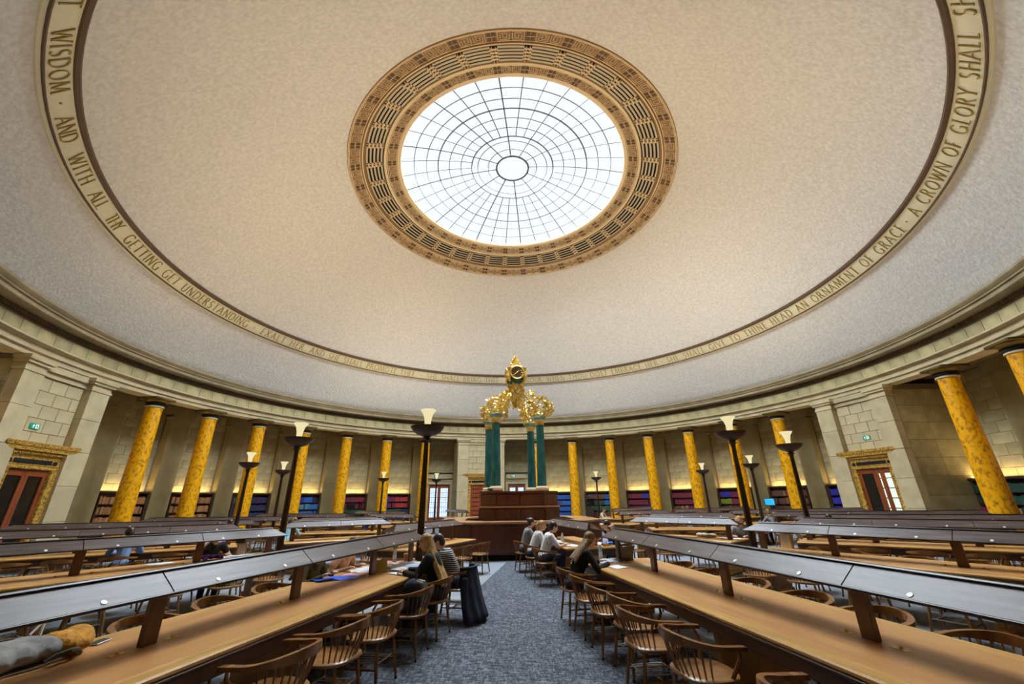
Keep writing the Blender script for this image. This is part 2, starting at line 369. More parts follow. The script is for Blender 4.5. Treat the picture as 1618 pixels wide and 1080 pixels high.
BOOKS_LEFT = 296
stuffbooks = {}
bk_mesh = {}
def book(w_, h_, d_, m):
    k = (w_, h_, d_, m)
    if k not in bk_mesh:
        q = MB(); q.bbox((0, 0, h_ / 2), (w_ - .004, d_, h_), .008)
        q.box((0, -d_ / 2 - .002, h_ * .2), (w_ * .8, .006, .012)); q.box((0, -d_ / 2 - .002, h_ * .8), (w_ * .8, .006, .012))
        bk_mesh[k] = q.mesh('book', BM[m], 0)
    return bk_mesh[k]
def colour_word(m): return {'tan': 'tan leather', 'brown': 'dark brown', 'navy': 'navy', 'blue': 'mid blue', 'bright': 'bright blue', 'teal': 'teal', 'maroon': 'maroon', 'red': 'red', 'green': 'green', 'lime': 'lime green', 'dgreen': 'dark green', 'magenta': 'magenta', 'orange': 'orange', 'royal': 'royal blue'}[m]
def bookcase(a0, a1, key, where, single):
    """bookcase against the wall between polar angles, four rows of books"""
    am = (a0 + a1) / 2; L = rad(a1 - a0) * 19.1; hw = L / 2
    e = empty('bookcase', Pp(19.1, am), rad(-am), 'dark low bookcase %s' % where, 'bookcase', 'bookcases around the rotunda wall')
    # local: x along the wall, -y faces the room
    q = MB(); q.box((0, .17, 1.16), (L, .03, 2.3)); q.build('back', M['shelf'], e, 0)
    for sx in (-1, 1): q = MB(); q.bbox((sx * (hw - .03), .02, 1.16), (.06, .34, 2.3), .008); q.build('side', M['shelf'], e, 0)
    q = MB(); q.bbox((0, .0, 2.34), (L + .02, .42, .09), .02); q.build('top', M['shelf'], e, 0)
    q = MB(); q.bbox((0, .02, .22), (L - .12, .32, .44), .02); q.build('base_cupboard', M['shelf'], e, 0)
    rows = BOOKCOL.get(key, ['maroon'] * 4); rh = .44
    q = MB(); q.bbox((0, .08, 2.37), (L - .2, .05, .03), .005); q.build('strip_light', M['bulb'], e, 0)
    li = bpy.data.lights.new('strip_light_glow', 'AREA'); li.shape = 'RECTANGLE'; li.size = L - .2; li.size_y = .05; li.energy = STRIP_W * L; li.color = (1, .72, .34)
    lo = bpy.data.objects.new('strip_light_glow', li); COL.objects.link(lo); lo.parent = e; lo.location = (0, .10, 2.40); lo.rotation_euler = (rad(180), 0, 0)
    for s_ in range(4):
        z = 2.27 - (s_ + 1) * rh
        q = MB(); q.bbox((0, .03, z - .014), (L - .12, .3, .028), .005); q.build('shelf', M['shelf'], e, 0)
        pal = PAL[rows[s_]]; x = -hw + .07; rg = random.Random(hash((key, s_)) & 0xffff); run = []
        while x < hw - .12:
            t = rg.choice((.055, .07, .085)); h_ = rg.choice((.29, .31, .33))
            ci = min(len(pal) - 1, int((x + hw) / L * len(pal))); m = pal[ci]
            if rg.random() < .06: m = rg.choice(('brown', 'maroon', 'navy', 'tan'))
            if s_ == 1 and rg.random() < .03: x += .1; continue
            run.append((x + t / 2, t, h_, m)); x += t
        for (bx, t, h_, m) in run:
            mw = Matrix.Translation(Pp(19.1, am)) @ Matrix.Rotation(rad(-am), 4, 'Z') @ Matrix.Translation((bx, .0, z + .001))
            if single and s_ < 3:
                ob = mk('book', book(t, h_, .22, m)); ob.matrix_world = mw
                tag(ob, '%s volume, %s shelf, bookcase %s' % (colour_word(m), ['top', 'second', 'third'][s_], where), 'book', '%s volumes, %s shelf, bookcase %s' % (colour_word(m), ['top', 'second', 'third'][s_], where))
            else:
                sb = stuffbooks.setdefault(m, MB()); k = len(sb.v)
                sb.box((0, 0, 0), (t - .006, .22, h_))
                for i in range(k, k + 8): sb.v[i] = tuple(mw @ (Vector(sb.v[i]) + Vector((0, 0, h_ / 2))))
    return e

nbay = 0
allpos = sorted(COLS + [((p + 180) % 360) - 180 for p in PIERS])
for i, a in enumerate(allpos):
    b_ = allpos[(i + 1) % len(allpos)]
    if b_ < a: b_ += 360
    if not (vis(a) or vis(b_)): continue
    pa = any(abs(a - p) < .01 for p in PIERS); pb = any(abs(b_ - p) < .01 for p in PIERS)
    a0 = a + (6.0 if pa else 1.7); a1 = b_ - (6.0 if pb else 1.7)
    nbay += 1
    far_niche = (abs(a - PH) < .01) or (abs(b_ - PH) < .01)
    wb = MB(); wb.sector(RW, RW + .3, -.1, 6.75, a0 - 1.7, a1 + 1.7, 6)
    wall = tag(wb.build('wall_bay_%d' % nbay, M['joint'], smooth=0), kind='structure')
    dmid = (a0 + a1) / 2
    if far_niche:
        dm = -19.4 if b_ == PH or abs(b_ - PH) < .01 else -.2
        sk = lambda am, zc: abs(am - dm) < 2.5 and zc < 3.2
        ashlar(wall, a0, a1, RW, 0.0, 6.7, .42, .85, nbay, skip=sk)
    else:
        ashlar(wall, a0, a1, RW, 2.3, 6.7, .42, .8, nbay)
        mid = (a + b_) / 2
        key = min(BOOKCOL, key=lambda k: abs(k - round((mid + 4.87) / 10) * 10 + 0) if True else 0)
        key = min(BOOKCOL, key=lambda k: abs(k - mid))
        if mid < -92: where = 'at the far left edge beyond the left portal'
        elif pb and mid < 0: where = 'right of the left portal'
        elif pa and mid < -60: where = 'right of the left portal, beside its pier'
        elif mid < PH: where = 'in the %s bay left of the far portal' % ORD[int((PH - 15 - mid) // 10)]
        elif pb: where = 'just left of the right portal'
        elif pa: where = 'in the shade right of the right portal'
        elif mid < 80: where = 'in the %s bay right of the far portal' % ORD[int((mid - PH - 15) // 10)]
        else: where = 'in the %s bay beyond the right portal' % ORD[int((mid - 95) // 10)]
        single = (mid in ()) or (-86 < mid < -64) or (62 < mid < 76)
        bookcase(a0 + .05, a1 - .05, key, where, single)
    # wall pilasters behind the columns
    for (edge, isp) in ((a, pa),):
        if isp: continue
        q = MB(); q.sector(18.95, RW, 0, 6.3, edge - 1.45, edge + 1.45, 2); q.build('pilaster', M['pilstone_shaded'], wall, 0)
        q = MB(); q.sector(18.85, RW, 6.3, 6.75, edge - 1.9, edge + 1.9, 2); q.sector(18.9, RW, 6.12, 6.2, edge - 1.8, edge + 1.8, 2); q.build('pilaster_capital', M['pilstone_shaded'], wall, 0)
for m, sb in stuffbooks.items():
    tag(sb.build('books_' + {'royal': 'royal_blue', 'dgreen': 'dark_green', 'bright': 'bright_blue', 'lime': 'lime_green'}.get(m, m), BM[m], None, 0), '%s book spines filling the far shelves around the wall' % colour_word(m), 'books', kind='stuff')

# ------------------------------------------------------------------ piers with pilasters
def pier(pc, n):
    R0 = 16.65; hw = 6.4; pw = 2.95
    core = MB(); core.sector(R0 + .3, RW, 0, 6.5, pc - hw + .05, pc + hw - .05, 8)
    w_ = tag(core.build('wall_pier_%d' % n, M['joint'], smooth=0), kind='structure')
    for s in (-1, 1):
        a0, a1 = sorted((pc + s * hw, pc + s * (hw - pw)))
        for z0, z1 in ((.25, 1.25), (1.25, 2.45), (2.45, 3.65), (3.65, 4.85), (4.85, 5.95)):
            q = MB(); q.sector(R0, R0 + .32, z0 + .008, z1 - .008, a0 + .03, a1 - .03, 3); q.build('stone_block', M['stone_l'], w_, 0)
        q = MB(); q.sector(R0 - .06, R0 + .34, 0, .25, a0 - .1, a1 + .1, 3); q.build('plinth', M['stone_l'], w_, 0)
        q = MB(); q.sector(R0 - .03, R0 + .34, 5.95, 6.03, a0 - .1, a1 + .1, 3); q.sector(R0, R0 + .34, 6.03, 6.2, a0, a1, 3); q.sector(R0 - .08, R0 + .34, 6.2, 6.3, a0 - .25, a1 + .25, 3); q.sector(R0 - .14, R0 + .34, 6.3, 6.44, a0 - .45, a1 + .45, 3)
        q.build('pilaster_capital', M['stone_l'], w_, 0)
        # side returns of the pier
        for z in [i * .75 for i in range(8)]:
            for rr in range(2):
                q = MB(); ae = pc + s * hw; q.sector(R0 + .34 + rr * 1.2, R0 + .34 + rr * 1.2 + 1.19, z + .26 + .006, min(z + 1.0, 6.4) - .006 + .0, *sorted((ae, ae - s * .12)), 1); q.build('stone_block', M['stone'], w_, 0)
    ashlar(w_, pc - hw + pw + .05, pc + hw - pw - .05, R0 + .28, .0, 5.98, .46, .78, n * 77, 'stone_l', skip=lambda am, zc: abs(am - pc) < 2.75 and zc < 2.9, dp=.06)
    q = MB(); q.sector(R0 + .18, R0 + .36, 6.0, 6.08, pc - hw + pw, pc + hw - pw, 4); q.sector(R0 + .22, R0 + .36, 6.08, 6.2, pc - hw + pw, pc + hw - pw, 4); q.sector(R0 + .12, R0 + .36, 6.2, 6.42, pc - hw + pw, pc + hw - pw, 4)
    q.build('panel_moulding', M['stone_l'], w_, 0)
    # ---- portal
    e = empty('door_%d' % n, Pp(R0 + .26, pc), rad(-pc), kind='structure')
    y = 0
    for s in (-1, 1):
        q = MB(); q.bbox((s * .90, y - .08, 1.47), (.26, .16, 2.94), .02); q.bbox((s * .80, y - .10, 1.47), (.05, .16, 2.94), .012); q.bbox((s * 1.0, y - .10, 1.47), (.05, .16, 2.94), .012); q.build('jamb', M['goldframe'], e, 0)
        # console bracket
        pts = [(s * 1.13, y - .06 - .10 * sin(t * pi), 2.75 + .62 * t) for t in [i / 8 for i in range(9)]]
        q = MB(); q.tube(pts, [.07 + .05 * t / 8 for t in range(9)], 8); q.ell((s * 1.13, y - .1, 3.34), (.1, .12, .1)); q.ell((s * 1.13, y - .08, 2.76), (.07, .08, .07)); q.build('console', M['goldframe'], e)
        q = MB(); q.cyl((s * .84, y - .10, 3.17), (s * .84, y - .15, 3.17), .085, .085, 14); q.build('boss', M['black'], e)
    q = MB(); q.bbox((0, y - .09, 3.02), (2.1, .17, .16), .02); q.bbox((0, y - .13, 3.08), (2.2, .14, .04), .01); q.build('lintel', M['goldframe'], e, 0)
    q = MB(); q.bbox((0, y - .06, 3.22), (2.1, .14, .26), .01); q.build('frieze', M['goldframe'], e, 0)
    q = MB(); q.bbox((0, y - .13, 3.19), (1.42, .04, .15), .01); q.build('frieze_panel', M['black'], e, 0)
    q = MB()
    for k in range(34): q.box((-1.05 + k * .0636, y - .22, 3.44), (.036, .07, .06))
    tag(q.build('dentils', M['goldframe'], e, 0), kind='stuff')
    q = MB()
    prof = [(0, 3.35), (.16, 3.35), (.2, 3.42), (.24, 3.48), (.40, 3.52), (.42, 3.62), (.47, 3.66), (.5, 3.78), (0, 3.80)]
    for x0, x1 in ((-1, 1),):
        vs_ = []; 
        for sx in (-1, 1):
            for d, z in prof: vs_.append((sx * (1.05 + d * .75), y - d * .75, z))
        k = len(prof); q.add(vs_, [(i, i + 1, k + i + 1, k + i) for i in range(k - 1)] + [tuple(range(k)), tuple(range(2 * k - 1, k - 1, -1)), (0, k, 2 * k - 1, k - 1)])
    q.build('cornice', M['goldframe'], e, 0)
    q = MB(); q.box((0, y + .025, 1.47), (1.66, .02, 2.96)); q.build('reveal', M['black'], e, 0)
    for s in (-1, 1):
        lf = MB(); x0 = s * .39
        if n == 1:
            for zz in range(9): lf.bbox((x0, y - .03, .3 + zz * .31), (.70, .05, .27), .02)
            for xx in (-.36, .36): lf.bbox((x0 + xx * .95, y - .03, 1.47), (.07, .08, 2.9), .01)
            lf.build('door_leaf', M['reddoor'], e, 0); continue
        for xx in (-.33, .33): lf.bbox((x0 + xx, y - .03, 1.45), (.12, .07, 2.9), .012)
        for zz in (.12, 2.82): lf.bbox((x0, y - .03, zz), (.6, .07, .2), .012)
        l_ = lf.build('door_leaf', M['reddoor'], e, 0)
        g = MB(); g.box((x0, y - .015, 1.45), (.56, .02, 2.6)); g.build('pane', M['litgreen'] if (n == 2 and s == 1) else M['darkglass'], l_, 0)
        if n == 2 and s == 1:
            g = MB()
            for k in range(6): g.box((x0, y - .03, .4 + k * .42), (.56, .02, .04))
            g.box((x0 - .1, y - .03, 1.45), (.2, .024, 2.6)); g.build('glazing_bar', M['reddoor'], l_, 0)
    if n in (2, 3):
        sg = empty('exit_sign', Pp(R0 + .22, pc + (.4 if n == 2 else -1.2), 4.33), rad(-pc), 'small green exit sign above the %s portal' % ('right' if n == 2 else 'left'), 'sign', 'green exit signs')
        exit_sign(sg, .36, .18)
def exit_sign(sg, w_, h_):
    q = MB(); q.bbox((0, 0, 0), (w_, .03, h_), .006); q.build('plate', M['exit'], sg, 0)
    q = MB(); x = -w_ * .2
    q.box((x, -.02, -.02), (w_ * .06, .01, h_ * .5)); q.add([(x - w_ * .13, -.025, h_ * .05), (x + w_ * .13, -.025, h_ * .05), (x, -.025, h_ * .36)], [(0, 1, 2)])
    q.build('arrow', M['white'], sg, 0)
    q = MB(); x = w_ * .18; q.box((x, -.02, 0), (w_ * .32, .008, h_ * .72)); q.build('doorway_pictogram', M['white'], sg, 0)
    q = MB(); q.ell((x - .01, -.028, h_ * .2), (.013, .006, .013), 8); q.tube([(x, -.028, h_ * .12), (x - .01, -.028, -h_ * .08), (x + .03, -.028, -h_ * .28)], .008, 5); q.tube([(x - .01, -.028, -h_ * .08), (x - .04, -.028, -h_ * .22)], .008, 5); q.tube([(x - .04, -.028, h_ * .06), (x + .035, -.028, h_ * .06)], .007, 5)
    q.build('running_figure', M['exit'], sg, 0)
for n, pc in ((1, PH), (2, PH + 90), (3, PH - 90)): pier(pc, n)

# small glazed doors in the niches either side of the far pier
def niche_door(n, am, hw, wood):
    e = empty('door_%d' % n, Pp(RW - .05, am), rad(-am), kind='structure')
    for s in (-1, 1): q = MB(); q.bbox((s * (hw + .14), -.04, 1.55), (.24, .2, 3.1), .02); q.build('jamb', M['stone_l'], e, 0)
    q = MB(); q.bbox((0, -.04, 3.2), (2 * hw + .52, .2, .26), .02); q.bbox((0, -.08, 3.36), (2 * hw + .66, .26, .07), .02); q.build('lintel', M['stone_l'], e, 0)
    q = MB(); q.bbox((0, -.06, 3.72), (2 * hw + .35, .16, .40), .02); q.build('sign_box', M['stone_l'], e, 0)
    q = MB(); q.bbox((0, -.1, 3.96), (2 * hw + .5, .3, .07), .02); q.build('shelf', M['black'], e, 0)
    q = MB(); q.box((0, .04, 1.5), (2 * hw, .015, 3.0)); q.build('reveal', M['black'], e, 0)
    for s in (-1, 1):
        x0 = s * hw / 2; lf = MB()
        for xx in (-1, 1): lf.bbox((x0 + xx * (hw / 2 - .06), -.0, 1.5), (.12, .05, 3.0), .01)
        for zz in (.3, 2.9): lf.bbox((x0, -.0, zz), (hw - .2, .06, .2 if zz > 1 else .6), .01)
        l_ = lf.build('door_leaf', wood, e, 0)
        g = MB(); g.box((x0, .015, 1.7), (hw - .22, .015, 2.3)); g.build('pane', M['litglass'], l_, 0)
        g = MB()
        for k in range(1, 6): g.box((x0, .0, .6 + k * .37), (hw - .22, .02, .025))
        for k in (-1, 0, 1): g.box((x0 + k * .16, .0, 1.7), (.02, .02, 2.3))
        g.build('glazing_bar', M['bar'], l_, 0)
    sg = empty('exit_sign', Pp(RW - .2, am - .9, 3.73), rad(-am), 'green exit sign over the glazed door %s the far portal' % ('left of' if n == 4 else 'right of'), 'sign', 'green exit signs')
    exit_sign(sg, .4, .2)
niche_door(4, -19.4, .84, M['reddoor']); niche_door(5, -.2, .70, M['reddoor'])

# ------------------------------------------------------------------ columns
def make_column():
    e = empty('column')
    q = MB(); q.bbox((0, 0, .12), (.98, .98, .24), .02); q.build('plinth', M['capmat'], e, 0)
    q = MB(); q.lathe([(.0, .24), (.46, .24), (.49, .30), (.46, .38), (.41, .42), (.385, .46), (0, .46)], 32); q.build('base_moulding', M['capmat'], e)
    prof = [(0, .46)] + [(.365 - .05 * max(0, t - .3) / .7 if t > .3 else .365, .46 + 5.52 * t) for t in [i / 12 for i in range(13)]] + [(0, 5.98)]
    q = MB(); q.lathe(prof, 40); q.build('shaft', M['scag'], e)
    q = MB(); q.lathe([(0, 5.98), (.325, 5.98), (.36, 6.0), (.36, 6.05), (.325, 6.07), (0, 6.07)], 40); q.build('necking', M['stone_l'], e)
    q = MB(); q.lathe([(0, 6.07), (.34, 6.07), (.36, 6.17), (.42, 6.2), (0, 6.2)], 40); q.build('neck_band', M['black'], e)
    q = MB(); q.lathe([(0, 6.2), (.37, 6.2), (.41, 6.23), (.475, 6.31), (.48, 6.34), (0, 6.34)], 40); q.build('echinus', M['brass_d'] if 'brass_d' in M else M['capmat'], e)
    q = MB(); q.bbox((0, 0, 6.39), (1.02, 1.02, .10), .015); q.build('abacus', M['capmat'], e, 0)
    return e
M['brass_d'] = mat('dull_gilt_bronze', (.26, .16, .03), .35, metal=.6)
col0 = make_column(); first = True
for a in COLS:
    if not (SHOW[0] - 8 <= a <= SHOW[1]): continue
    c = col0 if first else copy_tree(col0); first = False
    c.location = Pp(RC, a); c.rotation_euler = (0, 0, rad(-a))
    if a < -100: lb = 'yellow marble column left of the left portal, cut by the frame edge'
    elif a < PH: lb = '%s yellow marble column counted leftward from the far portal' % ORD[round((PH - 15 - a) / 10)]
    elif a < PH + 90: lb = '%s yellow marble column counted rightward from the far portal' % ORD[round((a - PH - 15) / 10)]
    else: lb = '%s yellow marble column to the right of the right portal' % ORD[round((a - PH - 105) / 10)]
    tag(c, lb, 'column', 'yellow columns of the rotunda')

# ------------------------------------------------------------------ entablature
q = MB(); q.lathe([(17.4, 6.44), (16.74, 6.44), (16.74, 6.60), (16.66, 6.62), (16.66, 6.82), (16.60, 6.84), (16.49, 6.87), (16.49, 6.93), (16.70, 6.95), (17.4, 6.96), (17.4, 6.44)], 180)
tag(q.build('trim_1', M['stone_l'], smooth=25), kind='structure')
q = MB(); q.lathe([(17.4, 6.9), (16.78, 6.9), (16.78, 7.44), (17.4, 7.44)], 180)
fz = tag(q.build('trim_2', M['joint'], smooth=25), kind='structure')
fb = MB(); fb.sector(16.70, 16.80, 6.945, 7.405, -1.22, 1.22, 3); fme = fb.mesh('frieze_block', M['stone'], 0)
for k in range(144):
    a = -180 + k * 2.5
    if -152 < a < 152: mk('frieze_block', fme, fz, (0, 0, 0), rad(-a))
q = MB(); q.lathe([(17.4, 7.62), (16.30, 7.64), (16.26, 7.67), (16.26, 7.80), (16.20, 7.82), (16.20, 7.86), (16.15, 7.90), (16.10, 7.97), (16.10, 8.04), (16.35, 8.05), (17.4, 8.05)], 180)
cn = tag(q.build('trim_3', M['cornice'], smooth=25), kind='structure')
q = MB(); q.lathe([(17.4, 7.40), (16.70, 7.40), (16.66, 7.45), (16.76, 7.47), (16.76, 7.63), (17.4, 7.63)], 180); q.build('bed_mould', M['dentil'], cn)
dn = MB()
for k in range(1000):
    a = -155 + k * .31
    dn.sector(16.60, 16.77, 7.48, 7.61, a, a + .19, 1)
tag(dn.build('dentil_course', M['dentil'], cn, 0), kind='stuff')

# ------------------------------------------------------------------ dome
def dome_profile(r0, r1, n, off=0): return [(r0 + (r1 - r0) * i / n, zs(r0 + (r1 - r0) * i / n) + off) for i in range(n + 1)]
t0 = math.asin(16.70 / SR); t1 = math.asin(8.11 / SR)
prof = [(SR * sin(t0 + (t1 - t0) * i / 40), Z0 + SR * cos(t0 + (t1 - t0) * i / 40)) for i in range(41)]
prof = [(17.0, 8.02)] + prof
out = [(r * 1.02 + .1, z + .25) for r, z in reversed(prof)]
q = MB(); q.lathe(prof + out, 180); tag(q.build('ceiling', M['plaster'], smooth=60), kind='structure')
# inscription band
RL, ZL, RU, ZU = 15.18, 10.68, 14.76, 11.27
def bandpt(v):   # v 0 lower .. 1 upper, face of the band
    return (RL + (RU - RL) * v - .055, ZL + (ZU - ZL) * v - .035)
q = MB(); pl, pu = bandpt(.05), bandpt(.93)
q.lathe([(RL + .2, ZL - .03), (RL + .03, ZL - .06), (RL - .02, ZL - .04), pl, pu, (RU + .2, ZU + .1)], 180)
bd = tag(q.build('trim_4', M['band'], smooth=25), kind='structure')
q = MB()
def ringtube(mb, r, z, rr, n=180, k=6):
    mb.lathe([(r + rr * cos(2 * pi * i / k), z + rr * sin(2 * pi * i / k)) for i in range(k + 1)], n)
x, z = bandpt(1.0); q.lathe([(x + .15, z + .14), (x - .03, z + .06), (x - .055, z + .02), (x - .03, z - .04), (x - .05, z - .07), (x + .02, z - .11), (x + .2, z - .05)], 180); q.build('upper_moulding', M['moulding'], bd)
q = MB(); x, z = bandpt(.03); ringtube(q, x, z, .035); q.build('lower_moulding', M['moulding'], bd)
# letters: strokes on a unit cap height, pen widths T (thick) and t (thin)
def arc(cx, cy_, rx, ry, a0, a1, n=10): return [(cx + rx * cos(rad(a0 + (a1 - a0) * i / n)), cy_ + ry * sin(rad(a0 + (a1 - a0) * i / n))) for i in range(n + 1)]
T, t_ = .095, .062
GL = {
 'A': (.74, [([(.0, 0), (.35, 1)], t_), ([(.35, 1), (.72, 0)], T), ([(.13, .36), (.59, .36)], t_)]),
 'B': (.52, [([(.08, 0), (.08, 1)], T), ([(.08, 1), (.26, 1)] + arc(.26, .77, .2, .23, 90, -90) + [(.08, .54)], t_ * 1.2), ([(.08, .54), (.28, .54)] + arc(.28, .27, .23, .27, 90, -90) + [(.08, 0)], t_ * 1.3)]),
 'C': (.74, [(arc(.42, .5, .38, .5, 48, 312, 16), T * .9)]), 'D': (.74, [([(.08, 0), (.08, 1)], T), ([(.08, 1), (.28, 1)] + arc(.28, .5, .42, .5, 90, -90, 14) + [(.08, 0)], T * .85)]),
 'E': (.48, [([(.08, 0), (.08, 1)], T), ([(.08, 1), (.44, 1)], t_), ([(.08, .52), (.38, .52)], t_), ([(.08, 0), (.46, 0)], t_)]),
 'F': (.46, [([(.08, 0), (.08, 1)], T), ([(.08, 1), (.44, 1)], t_), ([(.08, .52), (.38, .52)], t_)]),
 'G': (.78, [(arc(.42, .5, .38, .5, 48, 318, 16), T * .9), ([(.71, .02), (.71, .44)], T), ([(.56, .44), (.78, .44)], t_)]),
 'H': (.72, [([(.08, 0), (.08, 1)], T), ([(.64, 0), (.64, 1)], T), ([(.08, .52), (.64, .52)], t_)]), 'I': (.16, [([(.08, 0), (.08, 1)], T)]),
 'L': (.46, [([(.08, 0), (.08, 1)], T), ([(.08, 0), (.46, 0)], t_)]), 'M': (.86, [([(.02, 0), (.12, 1)], t_), ([(.12, 1), (.43, .05)], T), ([(.43, .05), (.74, 1)], t_), ([(.74, 1), (.84, 0)], T)]),
 'N': (.74, [([(.08, 0), (.08, 1)], t_), ([(.08, 1), (.66, 0)], T), ([(.66, 0), (.66, 1)], t_)]), 'O': (.82, [(arc(.41, .5, .37, .49, 0, 360, 24), T * .85)]),
 'P': (.5, [([(.08, 0), (.08, 1)], T), ([(.08, 1), (.24, 1)] + arc(.24, .75, .23, .25, 90, -90) + [(.08, .5)], t_ * 1.3)]),
 'R': (.62, [([(.08, 0), (.08, 1)], T), ([(.08, 1), (.24, 1)] + arc(.24, .76, .22, .24, 90, -90) + [(.08, .52)], t_ * 1.3), ([(.26, .52), (.62, 0)], T)]),
 'S': (.5, [(arc(.26, .75, .19, .24, 40, 250, 12) + arc(.24, .25, .2, .25, 70, -140, 12), T * .85)]), 'T': (.62, [([(.31, 0), (.31, 1)], T), ([(0, 1), (.62, 1)], t_)]),
 'U': (.7, [([(.08, 1), (.08, .35)] + arc(.35, .32, .27, .32, 180, 360, 10) + [(.62, .35), (.62, 1)], T * .8)]), 'V': (.7, [([(0, 1), (.35, 0)], T), ([(.35, 0), (.68, 1)], t_)]),
 'W': (1.02, [([(0, 1), (.27, 0)], T), ([(.27, 0), (.5, .95)], t_), ([(.5, .95), (.76, 0)], T), ([(.76, 0), (1.0, 1)], t_)]), 'X': (.66, [([(.02, 1), (.64, 0)], T), ([(.02, 0), (.62, 1)], t_)]),
 'Y': (.64, [([(0, 1), (.32, .48)], T), ([(.32, .48), (.62, 1)], t_), ([(.32, .48), (.32, 0)], T)]), '.': (.14, [(arc(.07, .45, .035, .05, 0, 360, 8), .07)])}
def stroke(pts, w_):
    vs_ = []; n = len(pts)
    for i, p in enumerate(pts):
        a = Vector(pts[max(i - 1, 0)]); c = Vector(pts[min(i + 1, n - 1)]); d = (c - a)
        d = d.normalized() if d.length > 1e-6 else Vector((1, 0)); nn = Vector((-d.y, d.x)) * w_ / 2
        vs_ += [Vector(p) + nn, Vector(p) - nn]
    return vs_, [(2 * i, 2 * i + 1, 2 * i + 3, 2 * i + 2) for i in range(n - 1)]
CAPH = .39; V0 = .18; RT = 15.0
def letter_at(ch, ang):
    wd, st = GL[ch]; mb = MB()
    ser = []
    if ch not in 'OCGS.':
        for pts, w_ in st:
            for p in (pts[0], pts[-1]):
                if p[1] in (0, 1) and abs(pts[0][1] - pts[-1][1]) > .4 and len(pts) == 2: ser.append(([(p[0] - .085, p[1]), (p[0] + .085, p[1])], .035))
    for pts, w_ in st + ser:
        vs_, fs = stroke(pts, w_); P3 = []
        for dz in (0.0, .03):
            for v in vs_:
                a = ang + math.degrees(v.x * CAPH / RT); vv = V0 + v.y * CAPH / .72
                r, z = bandpt(vv); P3.append(Pp(r - .012 - dz * .5, a, z - .008 - dz * .3))
        n = len(vs_)
        f2 = [tuple(i + n for i in f) for f in fs] + [(i, i + 2, i + 2 + n, i + n) for i in range(0, n - 2, 2)] + [(i + 1 + n, i + 3 + n, i + 3, i + 1) for i in range(0, n - 2, 2)]
        mb.add(P3, f2)
    mb.build('letter', M['letter'], bd, 0)
def lay(text, a0, a1):
    ws = [GL[c][0] if c != ' ' else .42 for c in text]; gap = .16; tot = sum(ws) * CAPH; L = rad(a1 - a0) * RT
    g = (L - tot) / max(1, len(text) - 1); x = 0
    for c, w_ in zip(text, ws):
        if c != ' ': letter_at(c, a0 + math.degrees(x / RT))
        x += w_ * CAPH + g
for tx, a0, a1 in (('THEREFORE GET', -162, -144.4), ('WISDOM', -141.9, -134.2), ('.', -132.8, -132.5), ('AND', -130.8, -127.1), ('WITH', -125, -120.2), ('ALL', -118.4, -115.6), ('THY', -113.7, -110.8),
                   ('GETTING GET UNDERSTANDING', -108.9, -78.1), ('.', -76.6, -76.3), ('EXALT HER', -74.5, -63.3), ('AND SHE SHALL PROMOTE THEE', -61.5, -31.3), ('.', -29.4, -29.1), ('SHE SHALL BRING THEE', -27.6, -5.3),
                   ('TO HONOUR', -3.4, 8.1), ('WHEN THOU DOST EMBRACE HER', 9.7, 43.3), ('.', 44.5, 44.8), ('SHE SHALL GIVE TO THINE HEAD AN ORNAMENT OF GRACE', 46.1, 108), ('.', 109.1, 109.4), ('A CROWN OF GLORY SHALL', 110.9, 139.2), ('SHE DELIVER TO THEE', 141.2, 164)):
    lay(tx, a0, a1)

# ------------------------------------------------------------------ ring around the oculus
rg_ = MB(); rg_.lathe([(8.15, zs(8.15) + .35), (8.15, zs(8.15)), (8.13, zs(8.13) - .05), (8.09, zs(8.09) - .06), (8.07, zs(8.07) - .02), (7.56, zs(7.56) - .02), (7.55, zs(7.55) - .07), (7.47, zs(7.47) - .08), (7.42, zs(7.42) - .05), (7.38, zs(7.38) + .0), (7.38, zs(7.38) + .3)], 144)
ring = tag(rg_.build('trim_5', M['keybase'], smooth=25), kind='structure')
q = MB(); q.lathe([(7.45, zs(7.4) + .05), (6.5, zs(6.5) + .05)], 144); q.build('void_backing', M['black'], ring)
q = MB(); q.lathe([(6.58, zs(6.58) + .3), (6.58, zs(6.58)), (6.56, zs(6.56) - .07), (6.44, zs(6.44) - .08), (6.42, zs(6.42) - .02), (6.42, zs(6.42) + .02)], 144); q.build('cream_moulding', M['cream'], ring)
q = MB(); q.lathe([(6.44, zs(6.44)), (5.92, zs(5.92) + .0), (5.92, zs(5.92) + .3), (6.5, zs(6.5) + .4)], 144); q.build('inner_key_ground', M['keybase'], ring)
q = MB(); q.lathe([(5.95, zs(5.95) - .03), (5.86, zs(5.86) - .06), (5.78, zs(5.78) - .03), (5.72, zs(5.72) + .12), (5.95, zs(5.95) + .2)], 144); q.build('inner_moulding', M['cream'], ring)
q = MB(); ringtube(q, 7.5, zs(7.5) - .06, .035, 144); ringtube(q, 8.10, zs(8.10) - .05, .022, 144); q.build('gilt_bead', M['cream'], ring)
